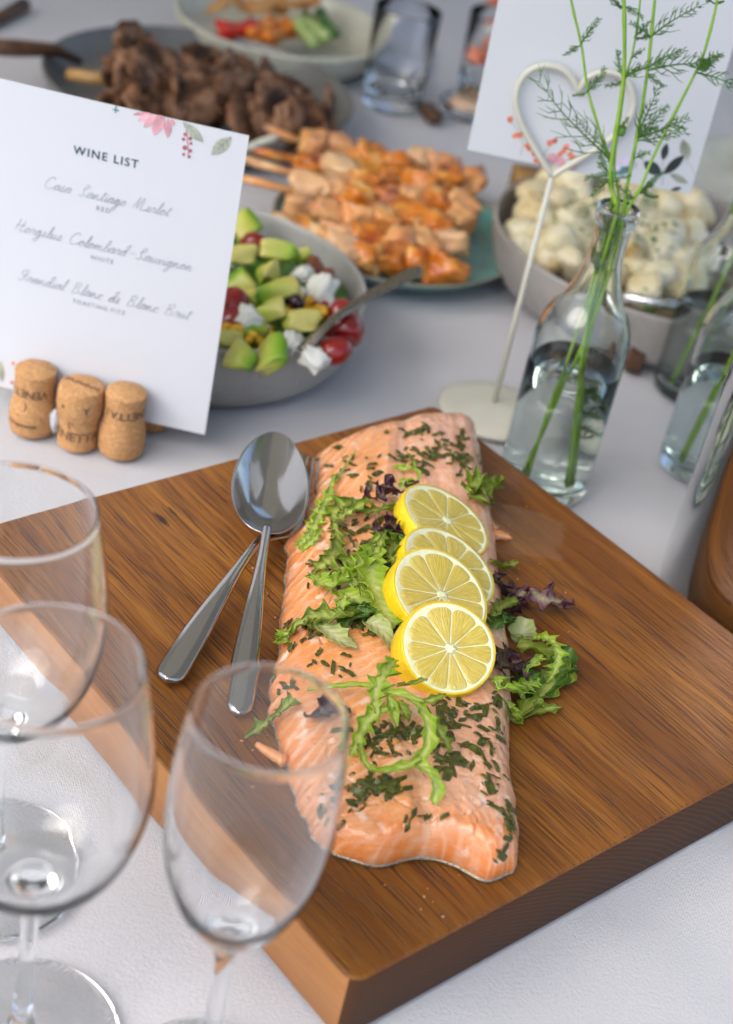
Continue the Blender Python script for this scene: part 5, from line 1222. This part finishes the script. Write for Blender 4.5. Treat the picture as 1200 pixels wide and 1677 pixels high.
AV = [(402, 368, .058, 0, 1.1, 'bright green avocado wedge at the back rim of the salad bowl, next to the card'), (395, 418, .066, 1, 1.25, 'large pale avocado chunk beside the upper half of the card edge'), (458, 412, .072, 0, 1.35, 'largest pale yellow avocado chunk near the back of the salad'),
      (497, 420, .064, 3, .8, 'small green avocado chunk right of the largest chunk'), (440, 448, .066, 2, 1.2, 'green edged avocado slice below the largest chunk'), (455, 476, .070, 2, 1.3, 'long avocado slice curving across the middle of the salad'), (392, 468, .064, 0, 1.1, 'yellow green avocado chunk touching the card edge in the middle'),
      (415, 490, .062, 4, .9, 'avocado chunk beside the white feta near the card'), (442, 510, .070, 2, 1.15, 'upright avocado wedge with a rounded green back'), (490, 528, .068, 1, 1.35, 'plump avocado chunk with bright green skin side, left of the spoon'), (446, 578, .062, 0, 1.2, 'bright green avocado chunk at the front rim of the salad bowl'),
      (395, 585, .060, 4, 1.2, 'olive avocado chunk at the front rim close to the card'), (368, 560, .058, 1, 1.0, 'avocado chunk half hidden by the lower card edge'), (420, 540, .060, 3, .9, 'avocado piece lying in the sweetcorn near the front')]
for x, y, z, k, s_, l_ in AV: lay('avocado_chunk', avs[k], x, y, z, l_, 'avocado chunk', 'avocado chunks in the salad bowl', s_)
fe = [mesh('feta_lump', *blob(140 + k, (.020, .018, .014), .35, .25, 2.0, 12), FETA) for k in range(3)]
for x, y, z, k, s_, l_ in ((525, 476, .066, 0, 1.35, 'biggest white feta lump at the right of the salad'), (496, 450, .062, 1, .9, 'small feta lump above the biggest one'), (413, 525, .062, 2, 1.25, 'elongated feta lump left of the upright avocado wedge'), (480, 560, .058, 1, 1.0, 'feta crumb by the sunken end of the spoon'),
                           (515, 588, .058, 0, 1.0, 'feta crumb at the front rim right of the spoon'), (484, 484, .060, 2, .75, 'feta crumb between avocado and black bean'), (548, 504, .062, 2, .5, 'tiny feta crumb above the spoon handle'), (388, 430, .060, 1, .6, 'feta crumb at the upper card edge')):
    lay('feta_lump', fe[k], x, y, z, l_, 'feta', 'feta lumps in the salad bowl', s_)
to_ = [mesh('tomato_half', *blob(160 + k, (.030, .026, .024), .0, .05, 1.0, 12, 1), TOM) for k in range(2)]
for x, y, z, k, s_, l_ in ((565, 540, .062, 0, 1.15, 'shiny red tomato under the spoon handle at the right rim'), (548, 575, .058, 1, .9, 'red tomato piece at the front right of the salad bowl'), (560, 515, .060, 1, .8, 'red tomato behind the spoon handle'), (528, 502, .056, 0, .9, 'dark red tomato under the biggest feta lump'),
                           (372, 505, .058, 0, 1.2, 'red tomato cut off by the card edge'), (415, 400, .058, 1, .8, 'dark red tomato at the back near the card'), (432, 492, .056, 0, .7, 'small tomato piece beneath the long avocado slice'), (385, 530, .056, 1, .9, 'tomato piece above the sweetcorn at the card edge')):
    lay('tomato', to_[k], x, y, z, l_, 'tomato', 'tomatoes in the salad bowl', s_)
be = mesh('black_bean', *blob(171, (.014, .010, .009), .0, .04, 1, 8), BEAN)
for x, y, z, s_, l_ in ((485, 494, .068, 1.1, 'shiny black bean in the middle of the salad'), (395, 515, .062, .9, 'black bean close to the card edge'), (476, 490, .064, .8, 'dark bean beside the shiny black bean'), (412, 388, .062, .9, 'dark bean at the back of the salad bowl')): lay('black_bean', be, x, y, z, l_, 'bean', 'beans in the salad bowl', s_)
br_ = mesh('brown_bean', *blob(172, (.020, .013, .010), .2, .15, 1.4, 10), BROWN)
for x, y, z, s_, l_ in ((512, 443, .060, 1.2, 'reddish brown bean behind the feta lumps'), (532, 452, .058, 1.0, 'brown bean against the inner right wall of the salad bowl')): lay('brown_bean', br_, x, y, z, l_, 'bean', 'beans in the salad bowl', s_)
mb = MB(); kr_ = random.Random(5); kb = blob(180, (.0085, .0075, .006), .3, .08, 1, 4)
for (cx__, cy__, sx__, sy__, n__, z__) in ((385, 545, 22, 12, 60, .060), (505, 512, 16, 14, 34, .062), (525, 575, 16, 12, 26, .058), (445, 565, 30, 12, 24, .056)):
    for _ in range(n__):
        p = at(kr_.gauss(cx__, sx__), kr_.gauss(cy__, sy__), z__ - kr_.uniform(0, .006)); q = Matrix.Rotation(kr_.uniform(0, 6), 3, 'Z') @ Matrix.Rotation(kr_.uniform(0, 3), 3, 'X')
        if (p - cs).xy.length < .108: mb.add([q @ v + p for v in kb[0]], kb[1])
tag(put('sweetcorn_kernels', mb.mesh('sweetcorn_kernels', CORN)), 'yellow sweetcorn kernels scattered through the avocado salad', 'sweetcorn', kind='stuff')
V = []; n_r, n_a = 34, 72
for i in range(n_r):
    for k in range(n_a):
        rr = .116 * i / (n_r - 1); a = 2 * math.pi * k / n_a; x, y = rr * math.cos(a), rr * math.sin(a)
        V.append((x, y, .037 + .010 * (1 - (rr / .116) ** 2) + .010 * noise.noise(Vector((x * 55, y * 55, 2))) + .004 * noise.noise(Vector((x * 160, y * 160, 5)))))
put_ = put('salad_greens', mesh('salad_greens', V, grid_faces(n_r, n_a, True), GREENS), None, cs); tag(put_, 'chopped leaves at the bottom of the avocado salad bowl', 'salad greens', kind='stuff')
# serving spoon in the salad
SPN = steel('old_silver', (.30, .27, .22), .22)
a = at(494, 575, .060); b = at(545, 525, .078); c = at(600, 488, .085); d = at(688, 441, .100)
P = spline([a, b, c, d], 40); W = [.0058 - .0022 * sm(i / 12) + .0030 * sm((i - 18) / 22) for i in range(41)]; W[-1] = .003
V, Fc = ribbon(P, W, handle_sec(.0026, .0012), UPV, '', SPN); sp = put('salad_spoon', mesh('salad_spoon', [q - a for q in V], Fc, SPN), None, a); tag(sp, 'old silver spoon sunk in the avocado salad, its handle over the rim', 'spoon')

# chicken skewers
M = Mat('grilled_chicken', (.6, .3, .08), .3, Coat_Weight=.3, Coat_Roughness=.2); v = M.rvec(M.coord('Object'), 20)
c = M.ramp(M.noise(v, 45, 4, .6), [(.34, (.50, .09, .005)), (.48, (.74, .23, .015)), (.60, (.84, .42, .10)), (.72, (.88, .66, .36))])
c = M.mix(M.ramp(M.noise(v, 42, 3, .6), [(.56, 0), (.66, .85)]), c, (.20, .035, .006)); c = M.mix(M.ramp(M.noise(v, 22, 2), [(.50, 0), (.66, .8)]), c, (.66, .20, .012))
oi = M.n('ObjectInfo'); c = M.mix(M.ramp(oi.outputs['Random'], [(.0, .0), (.35, .0), (1., .6)]), c, (.88, .66, .40))
M.base(c).bump(M.noise(v, 180, 4), .5, .0015); CHK = M.m
BAM = m_simple('bamboo', (.55, .32, .12), .5, .15, 60)
cks = [mesh('chicken_chunk', *blob(200 + k, (.0335, .0265, .0250), .70, .20, 1.5, 14, 4), CHK) for k in range(7)]
cr_ = random.Random(31)
SK = [([(392, 196), (430, 208), (485, 228)], [(512, 236), (556, 238), (608, 258), (652, 268), (690, 262), (722, 272)], .040, 'rear skewer whose burnt stick points up at the roast meat'),
      ([(400, 240), (440, 252), (492, 262)], [(508, 272), (552, 282), (596, 296), (640, 292), (686, 300), (728, 300), (765, 296)], .040, 'second skewer from the rear, stick under the tong end'),
      ([(380, 252), (420, 268), (488, 286)], [(506, 306), (548, 312), (590, 324), (634, 330), (678, 326), (718, 330), (758, 336)], .038, 'skewer with a sauce stained stick beside the wine list'),
      ([(378, 288), (420, 298), (480, 314)], [(492, 338), (540, 348), (586, 352), (632, 362), (676, 362), (712, 370), (755, 360)], .036, 'middle skewer with a pale bare stick'),
      ([(395, 358), (430, 364), (452, 372)], [(462, 378), (505, 382), (552, 384), (600, 392), (648, 396), (696, 398), (740, 398)], .034, 'skewer just behind the rim of the salad bowl'),
      ([(452, 388), (470, 394), (490, 400)], [(512, 408), (556, 412), (598, 424), (640, 424), (680, 430), (728, 438)], .032, 'front skewer nearest the salad spoon')]
for st_, chs, z, l_ in SK:
    root = thing('chicken_skewer', l_ + ', strung with glazed chicken', 'skewer', at(*chs[0], z), 'chicken skewers on the teal plate'); base = root.location.copy()
    pts = [at(x, y, .034 + .012 * i) for i, (x, y) in enumerate(st_)] + [at(x, y, z) for x, y in chs]; pts[:3] = [at(x, y, z + .002) for x, y in st_]
    V, Fc = tube(spline(pts, 30), .0018, 8); put('stick', mesh('stick', [q - base for q in V], Fc, BAM), root)
    for i, (x, y) in enumerate(chs):
        o = put('chicken_chunk', cr_.choice(cks), root, at(x, y, z + cr_.uniform(-.003, .003)) - base, (cr_.uniform(-.4, .4), cr_.uniform(-.3, .3), cr_.uniform(-.35, .35) + .1 + cr_.choice((0, math.pi)))); s_ = cr_.uniform(.88, 1.14) * (1.05 if i > 3 else 1); o.scale = (s_, s_, s_)
    if st_[0][0] < 396 or 'second' in l_:
        V, Fc = tube([at(*st_[0], z + .002) - base, at(*st_[1], z + .002) - base, at(*st_[2], z + .002) - base], [.002, .0045, .0035], 8); put('burnt_scrap', mesh('burnt_scrap', [q + Vector((0, 0, .002 * noise.noise(q * 300))) for q in V], Fc, CHK), root)
# a few loose chunks under the skewers fill the plate
for k, (x, y) in enumerate(((600, 310), (668, 345), (560, 345), (640, 385))):
    a_, b_ = zone(x, y, 640, 355); lay('loose_chicken', cks[k % 7], x, y, .024, 'loose glazed chicken chunk under the skewers, ' + a_ + ' ' + b_ + ' of the teal plate', 'chicken', 'loose chicken under the skewers', .95, None, cr_)
# roast meat
M = Mat('roast_meat', (.2, .1, .07), .6, Specular_IOR_Level=.3); v = M.rvec(M.coord('Object'), 20)
c = M.ramp(M.noise(v, 38, 4, .65), [(.36, (.030, .013, .006)), (.46, (.10, .043, .018)), (.54, (.28, .14, .072)), (.72, (.42, .25, .155))]); c = M.mix(M.ramp(M.noise(M.coord('Object', scale=(1, 1, 7)), 55, 3), [(.5, 0), (.7, .5)]), c, (.10, .05, .03))
M.base(c).bump(M.noise(v, 120, 4), .6, .002); MEAT = M.m
ms = [mesh('meat_slice', *blob(230 + k, d, .45, .17, 1.6, 16, 3), MEAT) for k, d in enumerate(((.070, .048, .010), (.060, .046, .012), (.080, .042, .009), (.050, .040, .015), (.066, .052, .010)))]
mr = random.Random(77); rows = []
for i in range(46):
    q = i / 45; px = 195 + 330 * q + mr.uniform(-22, 22); base_y = lerp(112, 196, q); spread = lerp(62, 26, q); py = base_y + mr.uniform(-spread, spread)
    rows.append((px, py, .030 + .050 * (1 - q * .55) * max(0, 1 - abs(py - base_y) / (spread * 1.6)) * mr.uniform(.6, 1.15)))
for i, (px, py, z) in enumerate(rows):
    a0_ = 'far left' if px < 250 else ('left' if px < 330 else ('middle' if px < 420 else ('right' if px < 480 else 'far right'))); b_ = 'upper' if z > .058 else 'lower'; a_ = a0_; near_ = min(((abs(px - qx) + abs(py - qy), w_) for qx, qy, w_ in ((190, 60, 'beside the empty left rim'), (255, 40, 'at the peak of the heap'), (300, 90, 'just right of the peak'), (330, 140, 'in the hollow behind the card'), (240, 120, 'low above the card edge'), (395, 110, 'on the back slope'), (400, 180, 'above the printed flower'), (455, 150, 'on the sloping right part'), (480, 205, 'behind the burnt skewer stick'), (530, 190, 'next to the right rim'))))[1]
    lay('meat_slice', ms[i % 5], px, py, z, b_ + ' roast meat slice ' + near_, 'meat slice', 'slices of roast meat on the dark platter', mr.uniform(.75, 1.1), (mr.uniform(.7, 1.5), mr.uniform(-.4, .4), mr.uniform(.5, 1.7)), mr)
WD = m_simple('dark_wood_handle', (.10, .045, .02), .45, .2, 80)
pa, pb = at(-40, 76, .045), at(92, 82, .040); V, Fc = tube([pa, pa.lerp(pb, .5), pb, at(130, 100, .022)], [.0075, .0085, .0065, .004], 12); o = put('carving_fork', mesh('carving_fork', [q - pa for q in V], Fc, WD), None, pa); tag(o, 'dark wooden handle of a serving tool leaning on the meat platter from the left', 'serving tool')
wb_ = at(112, 122, .024); V, Fc = tube([at(110, 122, .024), at(185, 132, .028)], [.006, .007], 10); o = put('wooden_paddle', mesh('wooden_paddle', [q - wb_ for q in V], Fc, BAM), None, wb_); tag(o, 'pale wooden tool end lying in the meat platter left of the heap', 'serving tool')
pa = at(-30, 45, .004); V, Fc = tube([pa, at(40, 8, .006)], [.006, .0085], 10); o = put('table_knife', mesh('table_knife', [q - pa for q in V], Fc, WD), None, pa); tag(o, 'dark handled knife on the cloth in the upper left corner', 'knife')
TONG = steel('bright_steel', (.8, .8, .78), .18); pa = at(330, 252, .05); V, Fc = tube(spline([pa, at(412, 240, .058), at(419, 236, .059), at(456, 223, .066)], 20), [.0035] * 19 + [.003, .0015], 10); o = put('tongs', mesh('tongs', [q - pa for q in V], Fc, ENAM), None, pa); tag(o, 'glossy pale tong end sticking out from behind the wine list', 'tongs')
# potato salad
M = Mat('dressed_potato', (.7, .62, .4), .38, Subsurface_Weight=.1, Subsurface_Scale=.004); v = M.rvec(M.coord('Object'), 20)
c = M.ramp(M.noise(v, 30, 4), [(.34, (.74, .58, .28)), (.46, (.84, .76, .50)), (.7, (.90, .85, .66))]); c = M.mix(M.ramp(M.voro(v, 120), [(.09, .85), (.15, 0)]), c, (.07, .17, .025)); c = M.mix(M.ramp(M.noise(v, 24, 2), [(.62, 0), (.68, .7)]), c, (.48, .26, .05))
oi = M.n('ObjectInfo'); c = M.mix(M.ramp(oi.outputs['Random'], [(.0, .0), (.5, .0), (1., .5)]), c, (.66, .50, .24))
M.base(c).bump(M.noise(v, 160, 4), .5, .0015); POT = M.m
ps_ = [mesh('potato_piece', *blob(260 + k, [q * 1.16 for q in d], .12, .07, 1.2, 12, 2), POT) for k, d in enumerate(((.036, .032, .022), (.032, .029, .026), (.040, .032, .020), (.028, .028, .024)))]
pr_ = random.Random(41)
PT = [(905, 300, .085), (935, 302, .088), (880, 325, .080), (915, 335, .088), (950, 330, .088), (870, 355, .074), (900, 365, .080), (935, 360, .086), (965, 352, .082), (850, 385, .066), (880, 395, .072), (915, 395, .078), (950, 385, .078), (900, 425, .066), (930, 430, .068), (962, 418, .068), (985, 400, .070), (850, 410, .060),
      (1010, 310, .080), (1040, 305, .080), (1075, 312, .080), (1110, 322, .080), (1135, 345, .078), (1000, 335, .080), (1045, 335, .084), (1085, 342, .086), (1120, 365, .080), (1020, 370, .080), (1060, 372, .084), (1098, 385, .082), (1130, 395, .072), (1035, 405, .076), (1075, 410, .080), (1110, 425, .074), (1045, 440, .072), (1080, 450, .076), (1115, 460, .066), (1060, 475, .064), (1095, 480, .062), (1000, 450, .060), (1140, 430, .062), (960, 450, .056)]
for i, (x, y, z) in enumerate(PT):
    a_, b_ = zone(x, y, 1000, 380); b_ = 'far ' + b_ if abs(x - 1000) > 105 else b_
    lay('potato_piece', ps_[i % 4], x, y, z - .025 + pr_.uniform(-.006, .006), 'creamy herb flecked potato piece in the ' + a_ + ' ' + b_ + ' of the potato salad', 'potato', 'potato pieces in the taupe bowl', pr_.uniform(.85, 1.15), None, pr_)
V = []
for i in range(26):
    for k in range(60):
        rr = .134 * i / 25; a = 2 * math.pi * k / 60; x, y = rr * math.cos(a), rr * math.sin(a); V.append((x, y, .022 + .014 * (1 - (rr / .134) ** 2) + .008 * noise.noise(Vector((x * 60, y * 60, 7)))))
o = put('salad_dressing', mesh('salad_dressing', V, grid_faces(26, 60, True), food('gap_shade_dressing', (.06, .04, .02), (.14, .10, .05), (.3, .26, .14), 50, .3)), None, cp); tag(o, 'herby dressing darkened for gap shade at the bottom of the potato salad bowl', 'dressing', kind='stuff')  # shade in the gaps between potatoes is put into this dark colour
mb = MB()
for (cx__, cy__, s1_, n__) in ((1070, 430, 18, 60), (1075, 345, 26, 50), (985, 315, 22, 26), (920, 300, 18, 12), (900, 340, 30, 10), (1040, 302, 24, 46), (860, 400, 14, 6)):
    for _ in range(n__):
        p = at(pr_.gauss(cx__, s1_), pr_.gauss(cy__, s1_ * .6), .094 + pr_.uniform(-.004, .003)); p.z -= .25 * max(0, (cp - p).y - .01) ; p.z = max(.045, p.z - .018); k = flakes[pr_.randrange(9)]; q = Matrix.Rotation(pr_.uniform(0, 6), 3, 'Z') @ Matrix.Rotation(pr_.uniform(-1, 1), 3, 'X')
        if (p - cp).xy.length < .125: mb.add([q @ (v.co * .8) + p for v in k.vertices], [tuple(f.vertices) for f in k.polygons])
DILLG = m_simple('chopped_dill', (.07, .17, .02), .5, .2, 60)
tag(put('chopped_dill', mb.mesh('chopped_dill', DILLG)), 'chopped green dill strewn over the potato salad', 'chopped herbs', kind='stuff')
a = at(1020, 486, .066); b = at(1125, 504, .066); V, Fc = tube([a, b], .0042, 14); o = put('potato_spoon', mesh('potato_spoon', [q - a for q in V], Fc, TONG), None, a); tag(o, 'bright steel spoon handle lying across the front rim of the potato salad bowl', 'spoon')
# raw vegetables
CAR = food('carrot', (.70, .16, .01), (.82, .24, .02), (.88, .34, .05), 40, .4); PEP = food('red_pepper', (.45, .01, .008), (.60, .02, .012), (.70, .06, .03), 30, .2); CUC = food('cucumber', (.30, .46, .10), (.42, .56, .18), (.55, .66, .30), 40, .35); CUS = food('cucumber_skin', (.04, .12, .015), (.07, .18, .02), (.14, .28, .04), 30, .3); CRK = food('cracker', (.35, .15, .04), (.50, .24, .07), (.62, .36, .14), 40, .7)
vr = random.Random(51)
for mt, n_, cxy, sp, yaw, nm, lb, ct_ in ((PEP, 7, (393, 44), 13, .9, 'pepper_strip', 'red pepper strip left of the carrots in the cream dish', 'pepper strip'), (CAR, 12, (442, 48), 22, 1.1, 'carrot_stick', 'orange carrot stick in the middle of the cream dish', 'carrot stick'), (CUC, 6, (505, 48), 14, -.9, 'cucumber_stick', 'pale green cucumber stick right of the carrots', 'cucumber stick'), (CUS, 3, (530, 44), 12, -.9, 'cucumber_rind_stick', 'dark green skinned cucumber stick at the right of the cream dish', 'cucumber stick')):
    vm = [mesh(nm, *blob(300 + k, (.060, .0115, .0115), .85, .05, 1, 8), mt) for k in range(2)]
    for i in range(n_):
        lay(nm, vm[i % 2], cxy[0] + vr.uniform(-sp, sp), cxy[1] + vr.uniform(-8, 10), .030 + .003 * (i % 5), lb, ct_, nm.replace('_', ' ') + 's in the cream dish', 1, (vr.uniform(-.15, .15), vr.uniform(-.3, .3), yaw + vr.uniform(-.3, .3)), vr)
cm_ = mesh('cracker', *blob(320, (.045, .030, .006), .5, .15, 1.6, 12), CRK)
for i, (x, y) in enumerate(((360, 8), (392, 4), (420, 10), (450, 2), (480, 6), (505, 2))): lay('cracker', cm_, x, y, .040 + .002 * i, ('leftmost', 'second from the left', 'third from the left', 'middle', 'tilted', 'rightmost')[i] + ' brown cracker at the top edge behind the vegetables', 'cracker', 'crackers in the cream dish', 1, (vr.uniform(-.6, .6), vr.uniform(-.4, .4), vr.uniform(0, 3)), vr)
# tumblers and small things behind
def tumbler(label, base, r_, h_):
    root = thing('tumbler', label, 'tumbler', base, 'tumblers at the back'); V, Fc = lathe([(.0002, .0025), (r_ * .8, .0015), (r_ * .96, .0), (r_, .004), (r_ * 1.03, h_ * .5), (r_ * 1.08, h_), (r_ * 1.08 - .0012, h_ + .0008), (r_ * 1.08 - .0014, h_ - .001), (r_ * 1.03 - .0013, h_ * .5), (r_ - .003, .014), (r_ * .5, .011), (.0002, .0115)], 72)
    put('glass', mesh('glass', V, Fc, CRYSTAL), root); return root
tumbler('empty glass tumbler between the cream dish and the back card', at(640, 170, 0), .033, .105)
tumbler('glass tumbler of coral blossoms cut off by the back card', at(790, 178, 0), .033, .105)
NAP = food('napkin', (.60, .62, .74), (.66, .68, .80), (.70, .72, .84), 20, .9, .3); n0 = at(650, 92, 0); mb = MB()
for k in range(4):
    q = [at(600 + k, 118, .002 + .0018 * k), at(690 + k, 150, .002 + .0018 * k), at(706 - k, 74, .002 + .0018 * k), at(618 - k, 44, .002 + .0018 * k)]; V = q + [p + Vector((0, 0, .0015)) for p in q]; mb.add(V, [(3, 2, 1, 0), (4, 5, 6, 7), (0, 1, 5, 4), (1, 2, 6, 5), (2, 3, 7, 6), (3, 0, 4, 7)])
o = put('folded_napkin', mesh('folded_napkin', [q - n0 for q in mb.V], mb.F, NAP, smooth=False), None, n0); tag(o, 'pale bluish folded napkin seen through the empty tumbler', 'napkin')
BLOS = food('blossom', (.70, .12, .05), (.80, .25, .14), (.85, .45, .32), 60, .6); bm_ = mesh('blossom', *blob(340, (.022, .022, .016), .1, .5, 2.4, 14), BLOS)
for i, (x, y, z) in enumerate(((812, 8, .10), (800, 46, .085), (782, 92, .07), (806, 78, .075))): lay('blossom', bm_, x, y, z, ('topmost', 'second highest', 'lowest', 'hindmost')[i] + ' coral blossom in the tumbler beside the back card', 'blossom', 'coral blossoms', 1, None, vr)
o = put('wooden_peg', mesh('wooden_peg', *blob(350, (.018, .040, .014), .8, .05, 1, 8), WD), None, at(705, 185, .007), (0, 0, .45)); tag(o, 'little dark wooden peg on the cloth right of the empty tumbler', 'peg')
tl = at(762, 186, 0); root = thing('tea_light', 'small tea light in a glass dish at the foot of the back card', 'tea light', tl); V, Fc = lathe([(.0002, 0), (.026, 0), (.030, .004), (.031, .013), (.029, .0135), (.027, .005), (.0002, .004)], 48); put('holder', mesh('holder', V, Fc, CRYSTAL), root)
V, Fc = lathe([(.0002, .0045), (.020, .0045), (.020, .015), (.018, .0165), (.0002, .016)], 40); put('wax', mesh('wax', V, Fc, food('wax', (.70, .45, .28), (.76, .52, .34), (.80, .60, .42), 20, .5, Subsurface_Weight=.3, Subsurface_Scale=.01)), root)
# wooden pieces around the potato bowl
AMB = m_simple('golden_wood', (.30, .16, .035), .45, .25, 30); RED = m_simple('red_brown_wood', (.16, .05, .025), .45, .25, 30)
for (x, y), d, rz, mt, lb in (((878, 292), (.052, .030, .05), .2, AMB, 'golden brown wooden block behind the left of the potato salad bowl'), ((1092, 322), (.12, .05, .05), -.5, RED, 'red brown wooden box behind the right of the potato salad bowl'), ((1046, 566), (.016, .016, .030), 0, WD, 'small wooden post on the cloth just behind the dill bottle')):
    z = d[2] / 2; p = at(x, y, d[2] * .8); p.z = z
    V, Fc = blob(360 + int(x), d, .97, .012, .5, 10); o = put('wooden_block', mesh('wooden_block', V, Fc, mt), None, p, (0, 0, rz)); tag(o, lb, 'wooden block')
